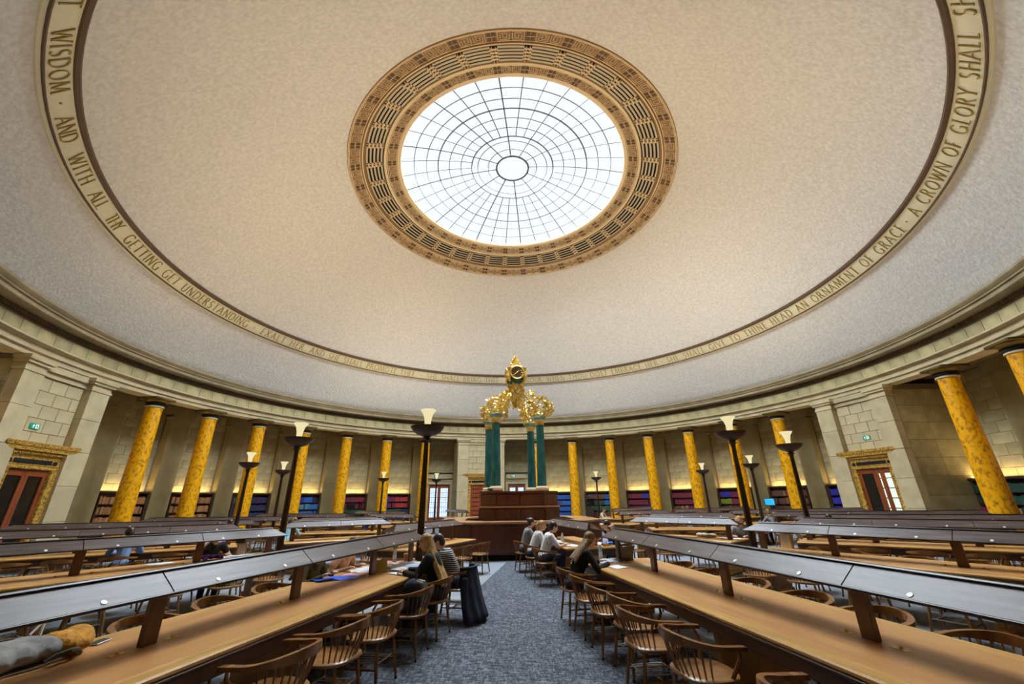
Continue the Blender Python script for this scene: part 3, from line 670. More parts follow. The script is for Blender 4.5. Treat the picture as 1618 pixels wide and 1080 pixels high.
# meander pattern of one ten degree sector, (u along, v across)
def key_strips(r_in, r_out, lw):
    S = []
    def ln(*p): S.append(list(p))
    g = [0, .2, .4, .6, .8, 1.0]
    for m in (1, -1):
        X = lambda u: .5 + m * (.5 - u)
        ln((X(.16), .04), (X(.16), .96)); ln((X(.16), .04), (X(.46), .04)); ln((X(.16), .96), (X(.46), .96))
        ln((X(.22), .18), (X(.22), .66)); ln((X(.22), .82), (X(.40), .82)); ln((X(.40), .82), (X(.40), .34)); ln((X(.40), .34), (X(.30), .34)); ln((X(.30), .34), (X(.30), .66))
        ln((X(.22), .18), (X(.46), .18)); ln((X(.46), .18), (X(.46), .80)); ln((X(.22), .66), (X(.22), .5))
    ln((.0, .0), (1, .0)); ln((0, 1), (1, 1)); ln((0, .5), (.13, .5)); ln((.87, .5), (1, .5)); ln((0, 0), (0, 1)); ln((1, 0), (1, 1))
    mb = MB(); sg = 10.0
    for (u0, v0), (u1, v1) in S:
        n = 4 if abs(u1 - u0) > .2 else 1
        du = lw / (r_in * rad(sg)) / 2; dv = lw / (r_out - r_in) / 2
        if abs(u1 - u0) > abs(v1 - v0): ua, ub, va, vb = min(u0, u1) - du, max(u0, u1) + du, v0 - dv, v0 + dv
        else: ua, ub, va, vb = u0 - du, u0 + du, min(v0, v1) - dv, max(v0, v1) + dv
        vs_ = []
        for i in range(n + 1):
            a = (ua + (ub - ua) * i / n - .5) * sg
            for v in (va, vb):
                r = r_in + (r_out - r_in) * v
                for dz in (-.055, .0): vs_.append(Pp(r, a, zs(r) + dz))
        fs = []
        for i in range(n):
            k = 4 * i; fs += [(k, k + 4, k + 6, k + 2), (k, k + 1, k + 5, k + 4), (k + 2, k + 6, k + 7, k + 3)]
        mb.add(vs_, fs)
    return mb
def key_squares(r_in, r_out):
    mb = MB()
    for u in (.055, .945):
        for v in (.25, .75):
            a = (u - .5) * 10; r = r_in + (r_out - r_in) * v; h = (r_out - r_in) * .15; da = math.degrees(h / r)
            mb.add([Pp(r - h, a - da, zs(r - h) - .045), Pp(r + h, a - da, zs(r + h) - .045), Pp(r + h, a + da, zs(r + h) - .045), Pp(r - h, a + da, zs(r - h) - .045), Pp(r, a, zs(r) - .085)], [(0, 1, 4), (1, 2, 4), (2, 3, 4), (3, 0, 4)])
    return mb
ko = key_strips(7.60, 8.05, .02).mesh('key_pattern', M['cream'], 0); ks = key_squares(7.60, 8.05).mesh('key_square', M['keydark'], 0)
ki = key_strips(5.98, 6.40, .022).mesh('key_pattern', M['cream'], 0); kq = key_squares(5.98, 6.40).mesh('key_square', M['keydark'], 0)
slm = []
for k in range(5):
    r = 6.67 + k * .162; mb = MB(); vs_ = []
    for i in range(7):
        a = -3.9 + 7.8 * i / 6
        for (dr, dz) in ((-.043, -.012), (-.040, -.032), (.040, -.036), (.043, -.012)): vs_.append(Pp(r + dr, a, zs(r) + dz))
    fs = [(4 * i + q_, 4 * i + 4 + q_, 4 * i + 4 + (q_ + 1) % 4, 4 * i + (q_ + 1) % 4) for i in range(6) for q_ in range(4)] + [(0, 1, 2, 3), (27, 26, 25, 24)]
    mb.add(vs_, fs); slm.append(mb.mesh('slat', M['slat'], 0))
cx = MB()
for da in (-.55, .55): cx.add([Pp(r, da + d2, zs(r) + dz) for r in (6.6, 7.37) for d2 in (-.10, .10) for dz in (-.07, 0)], [(0, 4, 6, 2), (0, 1, 5, 4), (2, 6, 7, 3)])
for k in range(4):
    r = 6.75 + k * .162
    for da in (-.95, .95, 0): cx.ell(Pp(r, da, zs(r) - .045), (.045, .045, .03), 8)
    cx.add([Pp(r + dr, a, zs(r) + dz) for a in (-1.1, 1.1) for dr in (-.025, .025) for dz in (-.065, 0)], [(0, 4, 6, 2), (0, 1, 5, 4), (2, 6, 7, 3)])
cxm = cx.mesh('grille_cross', M['cream'], 0)
for k in range(36):
    rz = rad(-(k * 10 - .15))          # sector centres at multiples of ten degrees, crosses at five
    for me, nm in ((ko, 'key_pattern'), (ks, 'key_square'), (ki, 'key_pattern'), (kq, 'key_square')): mk(nm, me, ring, (0, 0, 0), rz)
    for me in slm: mk('slat', me, ring, (0, 0, 0), rz)
    mk('grille_cross', cxm, ring, (0, 0, 0), rz - rad(5))

# ------------------------------------------------------------------ skylight
sky = empty('window_1', (0, 0, 16.5), kind='structure')
RS = [5.80, 5.15, 4.53, 3.95, 3.37, 2.76, 2.19, 1.87, 1.31, .90]
def pane_mesh(r0, r1, half, n=3):
    vs_ = []
    for i in range(n + 1):
        a = -half + 2 * half * i / n
        for r in (r0, r1):
            for dz in (0, .02): vs_.append(Pp(r, a, zs(r) + .05 + dz - 16.5))
    fs = [(0, 1, 3, 2), (4 * n, 4 * n + 2, 4 * n + 3, 4 * n + 1)]
    for i in range(n): k = 4 * i; fs += [(k, k + 2, k + 6, k + 4), (k + 1, k + 5, k + 7, k + 3), (k, k + 4, k + 5, k + 1), (k + 2, k + 3, k + 7, k + 6)]
    return MB().add(vs_, fs).mesh('pane', M['glass'], 0)
for i in range(9):
    nn = 36 if i < 6 else 12; me = pane_mesh(RS[i + 1], RS[i], 180 / nn, 2 if nn == 36 else 5)
    for k in range(nn): mk('pane', me, sky, (0, 0, 0), rad(-(k * 360 / nn + (20 if nn == 12 else 0) - .15)))
q = MB(); q.lathe([(0.001, zs(0) + .1 - 16.5), (.9, zs(.9) + .08 - 16.5), (.9, zs(.9) + .06 - 16.5), (.001, zs(0) + .08 - 16.5)], 36); q.build('pane', M['glass'], sky)
for i, r in enumerate(RS[:-1]):
    q = MB(); ringtube(q, r, zs(r) + .03 - 16.5, .034 if i in (3, 6) else .021, 108, 5); q.build('glazing_ring', M['bar'], sky)
q = MB(); ringtube(q, .86, zs(.86) + .02 - 16.5, .06, 48, 8); q.build('hub_ring', M['bar'], sky)
def bar_mesh(r0, r1, w_): return MB().tube([Pp(r0 + (r1 - r0) * i / 8, 0, zs(r0 + (r1 - r0) * i / 8) + .03 - 16.5) for i in range(9)], w_, 5).mesh('glazing_bar', M['bar'])
bl, bs_ = bar_mesh(.88, 5.8, .030), bar_mesh(2.19, 5.8, .022)
for k in range(36): mk('glazing_bar', bl if k % 3 == 0 else bs_, sky, (0, 0, 0), rad(-(5 + 10 * k - .15)))
po = bpy.data.lights.new('skylight_portal', 'AREA'); po.shape = 'DISK'; po.size = 11.6; po.cycles.is_portal = True
pob = bpy.data.objects.new('skylight_portal', po); COL.objects.link(pob); pob.location = (0, 0, 18.8)

# ------------------------------------------------------------------ central desk
desk = empty('enquiry_desk', (0, 0, 0), 0, 'dark polished octagonal enquiry desk in the middle of the rotunda', 'desk')
VA = [153, 214, 243, 304, 333, 34, 63, 124]     # polar angles of its corners
VA = sorted(((180 - a) % 360) for a in (-27, 34, 63, 124, 153, 214, 243, 304))
def ngon(R, sh=0): return [Pp(R, a + sh)[:2] for a in VA]
def ringwall(mb, R0, R1, z0, z1):
    o_, i_ = ngon(R1), ngon(R0); n = len(o_)
    vs_ = [(x, y, z) for z in (z0, z1) for x, y in o_] + [(x, y, z) for z in (z0, z1) for x, y in i_]
    fs = []
    for k in range(n):
        j = (k + 1) % n
        fs += [(k, j, n + j, n + k), (2 * n + k, 3 * n + k, 3 * n + j, 2 * n + j), (n + k, n + j, 3 * n + j, 3 * n + k), (k, 2 * n + k, 2 * n + j, j)]
    return mb.add(vs_, fs)
def panels(R, z0, z1, parent, inset=.06, th=.025):
    o_ = ngon(R); n = len(o_)
    for k in range(n):
        p, q_ = Vector((*o_[k], 0)), Vector((*o_[(k + 1) % n], 0)); L = (q_ - p).length; m = (p + q_) / 2; ang = math.atan2((q_ - p).y, (q_ - p).x)
        nn = 2 if L > 1.6 else 1
        for i in range(nn):
            c = p + (q_ - p) * ((i + .5) / nn)
            mb = MB(); mb.bbox((c.x, c.y, (z0 + z1) / 2), (L / nn - .02, th * 2, z1 - z0 - .02), .012, ang); mb.build('panel', M['wood'], parent, 0)
q = MB(); ringwall(q, 2.55, 3.14, 0, .17); q.build('toe_kick', M['black'], desk, 0)
q = MB(); ringwall(q, 2.4, 3.24, .17, 1.06); q.build('counter_body', M['wood'], desk, 0); panels(3.25, .2, 1.04, desk)
q = MB(); ringwall(q, 2.3, 3.34, 1.06, 1.115); q.build('counter_top', M['woodedge'], desk, 0)
tier = empty('catalogue_drum', (0, 0, 0), 0, 'tall dark wooden drum under the green columns', 'cabinet')
q = MB(); q.prism(ngon(1.70), 0, 1.52); q.build('lower_case', M['wood'], tier, 0); panels(1.71, 1.08, 1.48, tier)
q = MB(); q.prism(ngon(1.76), 1.52, 1.57); q.build('ledge', M['woodedge'], tier, 0)
q = MB(); q.prism(ngon(1.64), 1.57, 2.0); q.build('upper_case', M['wood'], tier, 0); panels(1.65, 1.59, 1.99, tier)
q = MB(); q.prism(ngon(1.70), 2.0, 2.07); q.build('cap', M['wood'], tier, 0)
q = MB(); q.bbox((-1.0, -1.32, 2.13), (.16, .22, .12), .01, .3); tag(q.build('card_box', M['wood'], None, 0), 'small dark box on the corner of the wooden drum', 'box')
GC = [(-.80, -1.12, 0), (-1.17, .50, 0), (.62, 1.22, 0), (.95, -.42, 0)]
gnames = ['front left', 'rear left', 'rear right', 'front right']
def make_green():
    e = empty('green_column')
    q = MB(); q.bbox((0, 0, .04), (.52, .52, .08), .01); q.build('plinth', M['woodedge'], e, 0)
    q = MB(); q.lathe([(0, .08), (.24, .08), (.255, .12), (.23, .16), (.2, .19), (0, .19)], 28); q.build('base', M['cream'], e)
    q = MB(); q.lathe([(0, .19), (.18, .19), (.175, .6), (.15, 2.52), (0, 2.52)], 32); q.build('shaft', M['green'], e)
    q = MB(); q.lathe([(0, 2.52), (.16, 2.52), (.17, 2.56), (.165, 2.62), (.2, 2.68), (.22, 2.72), (0, 2.72)], 28); q.build('gilt_neck', M['gold'], e)
    q = MB(); q.lathe([(0, 2.72), (.21, 2.72), (.29, 2.80), (.29, 2.86), (.22, 2.88), (0, 2.88)], 6); q.build('abacus', M['greenlt'], e, 0)
    return e
g0 = make_green()
for i, p in enumerate(GC):
    g = g0 if i == 0 else copy_tree(g0)
    g.location = (p[0], p[1], 2.07); tag(g, 'dark green marble column with gilt neck, %s of the four under the clock' % gnames[i], 'column', 'green columns carrying the clock')
# ---- gilded clock and foliage
clk = empty('gilded_clock', (0, 0, 4.95), 0, 'gilded four-faced clock on leafy scrolls above the green columns', 'clock')
leaf_v = [(0, 0, 0), (.5, .28, .1), (.5, -.28, .1), (.75, .2, .05), (.75, -.2, .05), (1, 0, -.1), (.5, 0, .22)]
leaf_f = [(0, 2, 6), (0, 6, 1), (1, 6, 3), (6, 2, 4), (3, 6, 5), (6, 4, 5)]
def leaf(mb, p, d, s_):
    d = Vector(d).normalized(); a = d.orthogonal().normalized(); a.rotate(Matrix.Rotation(random.uniform(0, 6.28), 3, d)); c = d.cross(a)
    mb.add([Vector(p) + (d * v[0] + a * v[1] + c * v[2]) * s_ for v in leaf_v], leaf_f)
for i, p in enumerate(GC):
    pv = Vector((p[0], p[1], 0)); u = pv.normalized(); tn = Vector((-u.y, u.x, 0)); mb = MB(); lv = MB()
    curves = [[(1.30, .0), (1.42, .35), (1.25, .70), (.95, .72), (.78, .5), (.9, .28), (1.08, .34)],
              [(1.30, .0), (1.0, .12), (.75, .3), (.6, .62), (.45, .95), (.25, 1.25), (.1, 1.5)],
              [(1.30, .0), (1.55, .22), (1.5, .55), (1.32, .45)], [(.75, .3), (.62, .1), (.78, -.02), (.95, .02)], [(.6, .62), (.82, .85), (.7, 1.05), (.55, .95)]]
    for cvi, cv in enumerate(curves):
        for off in ((-.1, .1) if cvi in (0, 2) else (0,)):
            pts = []
            for (r, z) in cv: pts.append(u * r + tn * off * (1 + r) + Vector((0, 0, z)))
            fine = []
            for a_, b_ in zip(pts, pts[1:]):
                for k in range(4): fine.append(a_.lerp(b_, k / 4))
            fine.append(pts[-1]); mb.tube(fine, .022, 6)
            for k, f in enumerate(fine):
                for rep in range(3): leaf(lv, f, (random.uniform(-1, 1), random.uniform(-1, 1), random.uniform(-.3, 1.2)), random.uniform(.10, .19))
    mb.build('scroll_arm', M['gold'], clk); tag(lv.build('foliage', M['gold'], clk, 0), kind='stuff')
lv = MB()
for k in range(120):
    t = k / 120; z = .55 + 1.0 * t; r = .04 + .25 * t ** 1.1 + random.uniform(-.06, .06); a = k * 2.39996
    leaf(lv, (r * cos(a), r * sin(a), z), (cos(a) * .7, sin(a) * .7, -.9), .19)
tag(lv.build('leaf_pendant', M['gold'], clk, 0), kind='stuff')
q = MB(); q.tube([(0, 0, .6), (0, 0, 1.6)], [.04, .12], 8); q.build('stem', M['gold'], clk)
q = MB(); q.lathe([(0, 1.50), (.2, 1.52), (.36, 1.62), (.42, 1.75), (.42, 2.05), (.36, 2.18), (0, 2.22)], 4, a0=18, a1=378); q.build('clock_case', M['green2'] if 'green2' in M else M['green'], clk, 0)
for k in range(4):
    a = rad(-9 + 180 + 90 * k); dv = Vector((sin(a), cos(a), 0)); tv = Vector((cos(a), -sin(a), 0)); c0 = dv * .30 + Vector((0, 0, 1.92))
    R3 = Matrix((tv, dv, Vector((0, 0, 1)))).transposed()
    d_ = mk('dial', MB().cyl(c0, c0 + dv * .1, .27, .27, 32).mesh('dial', M['dialbrown'] if 'dialbrown' in M else M['keydark'], 30), clk)
    rr = MB(); pts = [c0 + dv * .11 + (tv * cos(x_) + Vector((0, 0, 1)) * sin(x_)) * .28 for x_ in [2 * pi * i / 32 for i in range(33)]]; rr.tube(pts, .035, 8); rr.build('bezel', M['gold'], d_)
    hn = MB()
    for i in range(12):
        x_ = 2 * pi * i / 12; e_ = tv * sin(x_) + Vector((0, 0, 1)) * cos(x_); hn.cyl(c0 + dv * .105 + e_ * .18, c0 + dv * .105 + e_ * .24, .012, .012, 5)
    hn.build('hour_mark', M['gold'], d_)
    hh = MB(); e1 = tv * sin(rad(-40)) + Vector((0, 0, cos(rad(-40)))); e2 = tv * sin(rad(130)) + Vector((0, 0, cos(rad(130))))
    hh.cyl(c0 + dv * .115, c0 + dv * .115 + e1 * .14, .016, .008, 6); hh.build('hour_hand', M['gold'], d_)
    hh = MB(); hh.cyl(c0 + dv * .12, c0 + dv * .12 + e2 * .2, .012, .006, 6); hh.build('minute_hand', M['gold'], d_)
    q = MB(); a2 = a + rad(45); sv = Vector((sin(a2), cos(a2), 0)); q.tube([sv * .42 + Vector((0, 0, 1.55)), sv * .5 + Vector((0, 0, 1.75)), sv * .46 + Vector((0, 0, 2.0)), sv * .5 + Vector((0, 0, 2.15))], [.05, .09, .06, .1], 8); q.build('corner_scroll', M['gold'], clk)
lv = MB()
for k in range(130):
    t = k / 130; z = 2.15 + .56 * t; r = .26 * (1 - t) ** 1.1; a = k * 2.39996; leaf(lv, (r * cos(a), r * sin(a), z), (cos(a) * .5, sin(a) * .5, 1), .13)
tag(lv.build('leafy_spire', M['gold'], clk, 0), kind='stuff')
q = MB(); q.tube([(0, 0, 2.15), (0, 0, 2.6), (0, 0, 2.74)], [.2, .04, .02], 8); q.ell((0, 0, 2.76), (.045, .045, .06)); q.build('finial', M['gold'], clk)

# ------------------------------------------------------------------ floor lamps
def make_lamp():
    e = empty('floor_lamp')
    q = MB(); q.lathe([(0, 0), (.2, 0), (.2, .02), (.17, .04), (.11, .06), (.09, .12), (0, .12)], 28); q.build('base', M['bronze'], e)
    q = MB(); q.lathe([(0, .1), (.085, .1), (.075, .5), (.048, 2.86), (.06, 2.92), (.1, 2.96), (0, 2.96)], 6); q.build('pole', M['bronze'], e, 25)
    q = MB(); q.lathe([(0, 2.94), (.05, 2.95), (.08, 3.00), (.2, 3.045), (.29, 3.11), (.335, 3.175), (.345, 3.20), (.325, 3.20), (.28, 3.14), (.18, 3.08), (0, 3.05)], 36); q.build('bowl', M['bronze'], e)
    q = MB(); q.lathe([(.0, 3.06), (.055, 3.06), (.058, 3.2), (.07, 3.34), (.10, 3.46), (.165, 3.55), (.158, 3.555), (.085, 3.46), (.06, 3.34), (0, 3.30)], 28); q.build('tulip_shade', M['tulip'], e)
    return e
lamp0 = make_lamp()
LAMPS = [(-1.86, -8.55, 1, 'nearest lamp, left of the aisle behind the blond reader'), (-5.22, -7.24, 1, 'left of the aisle at the second left table end'), (5.09, -7.22, 1, 'tall lamp at the second right table end'),
         (7.45, -5.59, .965, 'right of the tallest right-hand lamp, in front of a column'), (9.95, 1.05, .965, 'small lamp between the fifth and sixth right columns'), (9.47, 4.76, .965, 'small lamp at the right among the far tables'), (4.89, 9.49, .953, 'far lamp right of the clock'),
         (-7.68, 7.36, .953, 'far lamp in front of the second column left of the far portal'), (-9.29, -2.54, .965, 'lamp in front of the fifth column left of the far portal'), (-10.02, .98, .965, 'small lamp just left of the second left table lamp'), (-4.96, 9.1, .953, 'far lamp before the glazed door'),
         (.9, 9.6, .965, 'hidden'), (-8.6, -5.5, 1, 'hidden')]
k = 0
for (x, y, s_, d_) in LAMPS:
    if d_ == 'hidden': continue
    L = lamp0 if k == 0 else copy_tree(lamp0); k += 1
    L.location = (x, y, 0); L.scale = (s_, s_, s_)
    tag(L, ('bronze floor lamp, ' + d_), 'lamp', 'bronze uplighter floor lamps')
    li = bpy.data.lights.new('uplight', 'AREA'); li.shape = 'DISK'; li.size = .29; li.energy = LAMP_W; li.spread = rad(108); li.color = (1, .80, .52)
    lo = bpy.data.objects.new('uplight', li); COL.objects.link(lo); lo.parent = L; lo.location = (0, 0, 3.558); lo.rotation_euler = (pi, 0, 0)

# ------------------------------------------------------------------ reading tables
TOPZ = .76
def make_table(r0, r1, seams, posts, pedestals):
    """long table: local y runs outward from the room centre, x across; origin at r=0"""
    e = empty('reading_table'); L = r1 - r0; yc = (r0 + r1) / 2; W = .644
    q = MB(); q.bbox((0, yc, TOPZ - .02), (2 * W, L, .04), .012); tp = q.build('tabletop', M['tabletop'], e, 0)
    q = MB(); q.bbox((0, yc, TOPZ + .0005), (2 * W - .26, L - .3, .003), .001); q.build('inlay', M['inlay'], tp, 0)
    q = MB()
    for sx in (-1, 1): q.bbox((sx * (W - .03), yc, TOPZ - .10), (.04, L - .06, .13), .01); q.bbox((sx * (W - .015), yc, TOPZ - .055), (.03, L - .02, .03), .008)
    for yy in (r0 + .03, r1 - .03): q.bbox((0, yy, TOPZ - .10), (2 * W - .06, .04, .13), .01)
    q.build('apron', M['apron'], e, 0)
    for yy in pedestals:
        q = MB(); q.bbox((0, yy, .36), (.78, .09, .66), .01); q.bbox((0, yy, .05), (.95, .16, .10), .02); q.build('pedestal', M['oakpanel'], e, 0)
    hr, hl, wl = TOPZ + .499, TOPZ + .366, .176
    ys = [r0 + .18] + seams + [r1 - .18]; yl = [r0 - .08] + seams + [r1 + .08]
    for i in range(len(ys) - 1):
        for sx in (-1, 1):
            a0, a1, b0, b1 = ys[i] + .006, ys[i + 1] - .006, yl[i] + .006, yl[i + 1] - .006
            nx, nz = sx * (hr - hl), wl; n_ = math.hypot(nx, nz); nx /= n_; nz /= n_; t = .018
            vs_ = [(sx * .012, a0, hr), (sx * .012, a1, hr), (sx * wl, b1, hl), (sx * wl, b0, hl)]
            q = MB(); q.add(vs_ + [(x - nx * t, y, z - nz * t) for x, y, z in vs_], [(0, 1, 2, 3), (7, 6, 5, 4), (0, 4, 5, 1), (1, 5, 6, 2), (2, 6, 7, 3), (3, 7, 4, 0)]); q.build('canopy_panel', M['canopy'], e, 0)
            n_d = max(1, round((a1 - a0) / .8))
            for k in range(n_d):
                yy = a0 + (a1 - a0) * (k + .5) / n_d; f = .86
                c = Vector((sx * wl * f, yy, hr + (hl - hr) * f)); nn = Vector((nx, 0, nz))
                q = MB(); q.cyl(c, c + nn * .005, .021, .019, 14); q.build('number_disc', M['disc'], e, 0)
    q = MB(); q.bbox((0, yc, hr + .006), (.05, L - .34, .022), .008); q.build('ridge', M['canopyedge'], e, 0)
    q = MB()
    for sx in (-1, 1): q.bbox((sx * (wl + .004), yc, hl - .012), (.016, L + .14, .022), .004)
    q.build('canopy_edge', M['canopyedge'], e, 0)
    for yy in posts:
        q = MB(); q.bbox((0, yy, (TOPZ + hr) / 2 - .01), (.05, .12, hr - TOPZ - .03), .006); p_ = q.build('post', M['post'], e, 0)
        q = MB()
        for s in (-1, 1):
            q.bbox((.0, yy + s * .20, TOPZ + .004), (.05, .11, .004), .0015); q.ell((0, yy + s * .20, TOPZ + .012), (.013, .013, .012), 8)
        q.build('brass_fitting', M['brass'], p_, 0)
    return e
TAB = {}
def place_table(key, src, A, label, first_use):
    t = src if first_use else copy_tree(src)
    t.rotation_euler = (0, 0, rad(-A)); tag(t, label, 'table', 'long reading tables'); TAB[key] = A
long_t = make_table(9.1, 15.8, [10.58, 12.18, 13.77], [9.30, 10.55, 12.16, 13.73, 15.4], [9.4, 12.4, 15.4])
OUT = [('R1', 169.25, 'long oak reading table at the front right of the aisle'), ('L1', 191.75, 'long oak reading table at the front left of the aisle'),
       ('R2', 147.8, 'second reading table to the right of the aisle'), ('L2', 214.1, 'second reading table to the left of the aisle'),
       ('R3', 130, 'third reading table to the right of the aisle'), ('L3', 235.2, 'third reading table to the left of the aisle'),
       ('R4', 114, 'fourth reading table to the right of the aisle'), ('L4', 255.5, 'fourth reading table to the left of the aisle'),
       ('R5', 98, 'fifth reading table to the right of the aisle'), ('L5', 275, 'fifth reading table to the left of the aisle'),
       ('R6', 80, 'sixth reading table to the right of the aisle'), ('L6', 296, 'sixth reading table to the left of the aisle'),
       ('R7', 58, 'seventh reading table right of the aisle, far side'), ('L7', 318, 'seventh reading table left of the aisle, far side'), ('R8', 35, 'reading table beyond the desk toward the right'), ('L8', 341, 'reading table beyond the desk toward the left')]
for i, (k_, A, lb) in enumerate(OUT): place_table(k_, long_t, A, lb, i == 0)
short_t = make_table(4.25, 7.2, [5.7], [4.5, 6.95], [4.55, 6.9])
INN = [('IR1', 166.5, 'short reading table beside the desk where three students sit', 0), ('IL1', 203, 'short reading table behind the front left lamp', .3), ('IR2', 136, 'short reading table with pale canopy right of the desk', .8),
       ('IL2', 235, 'short reading table left of the desk, nearer of two', .85), ('IL3', 264, 'short reading table left of the desk, further of two', .95), ('IR3', 100, 'short reading table at the far right of the desk', .6), ('IL4', 296, 'short far table behind the left lamps', .7), ('IR4', 62, 'short far table right beyond the desk', .7)]
for i, (k_, A, lb, dr) in enumerate(INN):
    place_table(k_, short_t, A, lb, i == 0)
    t = short_t if i == 0 else [o for o in COL.objects if o.get('label') == lb][0]
    t.location = Pp(dr, A)

# ------------------------------------------------------------------ chairs
def chair_parts():
    P = {}
    def ol(k=1.0, y0=0): return [(.25 * k * (1 if cos(t) >= 0 else -1) * abs(cos(t)) ** .72, y0 + .235 * k * (1 if sin(t) >= 0 else -1) * abs(sin(t)) ** .72) for t in [2 * pi * i / 28 for i in range(28)]]
    mb = MB(); n = 28; rings = [(1.0 * .94, .425), (1.0, .436), (1.0, .450), (.95, .460), (.6, .452), (.25, .448)]; vs_ = []
    for k, z in rings: vs_ += [(x, y, z) for x, y in ol(k)]
    fs = [(r * n + i, r * n + (i + 1) % n, (r + 1) * n + (i + 1) % n, (r + 1) * n + i) for r in range(len(rings) - 1) for i in range(n)] + [tuple(range(n - 1, -1, -1)), tuple(range((len(rings) - 1) * n, len(rings) * n))]
    mb.add(vs_, fs); P['seat'] = (mb, 'seat', 50)
    pts = []; hs = []
    for i in range(4): pts.append((.305, .19 - i * .06, .668 + i * .003)); hs.append(.028)
    for i in range(25):
        t = pi * i / 24; pts.append((.30 * cos(t), -.02 - .265 * sin(t), .678 + .030 * sin(t))); hs.append(.030 + .045 * sin(t) ** 2)
    for i in range(3, -1, -1): pts.append((-.305, .19 - i * .06, .668 + i * .003)); hs.append(.028)
    profs = []
    for i, h in enumerate(hs):
        wv = .030; back = (h - .03) / .045
        hwid = wv * (1 - .42 * back)
        profs.append([(-hwid, -h * .5), (hwid, -h * .5), (hwid * 1.05, 0), (hwid * .9, h * .5), (-hwid * .9, h * .5), (-hwid * 1.05, 0)])
    mb = MB(); mb.sweep(pts, profs); P['arm_rail'] = (mb, 'chair', 45)
    sp_ = []
    for i in range(13):
        t = rad(18 + 144 * i / 12); mb = MB(); mb.tube([(.225 * cos(t), -.0 - .205 * sin(t), .45), (.262 * cos(t), -.01 - .24 * sin(t), .56), (.295 * cos(t), -.02 - .262 * sin(t), .67)], [.006, .008, .006], 6); sp_.append(mb)
    P['spindle'] = sp_
    ap = []
    for s in (-1, 1):
        mb = MB(); mb.tube([(s * .215, .10, .45), (s * .235, .135, .52), (s * .275, .155, .60), (s * .302, .13, .66)], [.014, .016, .015, .012], 8); ap.append(mb)
    P['arm_post'] = ap
    lg = []
    for sx in (-1, 1):
        for sy_ in (-1, 1):
            a = Vector((sx * .165, sy_ * .155, .43)); b_ = Vector((sx * .215, sy_ * .205, .03)); mb = MB(); mb.tube([a, a.lerp(b_, .35), a.lerp(b_, .75), b_], [.015, .019, .017, .012], 8)
            g = MB(); g.ell((b_.x, b_.y, .017), (.017, .017, .017), 8); lg.append((mb, g))
    P['leg'] = lg
    st = []
    for sx in (-1, 1): st.append(MB().tube([(sx * .194, .184, .2), (sx * .196, 0, .2), (sx * .194, -.184, .2)], [.009, .013, .009], 6))
    st.append(MB().tube([(-.195, 0, .2), (0, 0, .2), (.195, 0, .2)], [.009, .013, .009], 6)); P['stretcher'] = st
    mb = MB(); mb.tube([(-.18, .16, .235), (.18, .16, .235)], .006, 5); mb.tube([(-.18, -.16, .235), (.18, -.16, .235)], .006, 5)
    for i in range(5): mb.tube([(-.14 + i * .07, -.16, .238), (-.14 + i * .07, .16, .238)], .005, 5)
    P['book_rack'] = (mb, 'rod', 45)
    return P
CP = chair_parts()
def make_chair_full():
    e = empty('bow_back_chair')
    for nm in ('seat', 'arm_rail', 'book_rack'): CP[nm][0].build(nm, M[CP[nm][1]], e, CP[nm][2])
    for mb in CP['spindle']: mb.build('spindle', M['chair'], e)
    for mb in CP['arm_post']: mb.build('arm_post', M['chair'], e)
    for mb, g in CP['leg']: l_ = mb.build('leg', M['chair'], e); g.build('glide', M['glide'], l_)
    for mb in CP['stretcher']: mb.build('stretcher', M['chair'], e)
    return e
def lite_mesh():
    mb = MB()
    for nm in ('seat', 'arm_rail'): mb.add(CP[nm][0].v, CP[nm][0].f)
    for x in CP['spindle'][::2] + CP['arm_post'] + [l_[0] for l_ in CP['leg']] + CP['stretcher']: mb.add(x.v, x.f)
    return mb.mesh('bow_back_chair', M['chair'], 45)
full0 = make_chair_full(); lite0 = lite_mesh(); used = {'full': False, 'mid': False}
R_SHIFT = -.12          # outer tables start a little nearer the centre than first measured
def tw(A, r, lx, z=0):
    a = rad(A); r = r + (R_SHIFT if r > 9 else 0); return Vector((r * sin(a) + lx * cos(a), r * cos(a) - lx * sin(a), z))
def chair(A, r, lx, kind, label, group, turn=0, r_off=0):
    p = tw(A, r, lx)
    if r_off: o_ = Pp(r_off, A); p += Vector((o_[0], o_[1], 0))
    # facing the table axis: local -sign(lx) x axis of the table
    fx = -1 if lx > 0 else 1; d = Vector((cos(rad(A)) * fx, -sin(rad(A)) * fx)); rz = math.atan2(-d.x, d.y) + rad(turn)
    if kind == 'lite': c = mk('bow_back_chair', lite0)
    else:
        src = full0
        c = copy_tree(src) if used[kind] else src; used[kind] = True
    c.location = p; c.rotation_euler = (0, 0, rz); tag(c, label, 'chair', group); return c
TN = {'R1': 'front right', 'L1': 'front left', 'R2': 'second right', 'L2': 'second left', 'R3': 'third right', 'L3': 'third left', 'R4': 'fourth right', 'L4': 'fourth left', 'R5': 'fifth right', 'L5': 'fifth left', 'R6': 'sixth right', 'L6': 'sixth left', 'R7': 'seventh right', 'L7': 'seventh left', 'R8': 'far right', 'L8': 'far left'}
rc = random.Random(3)
NEARP = {'R1': [9.80, 10.5, 11.22, 11.85, 12.47, 13.2, 14.35], 'L1': [9.62, 10.5, 11.25, 12.15, 12.82, 13.56, 14.5]}
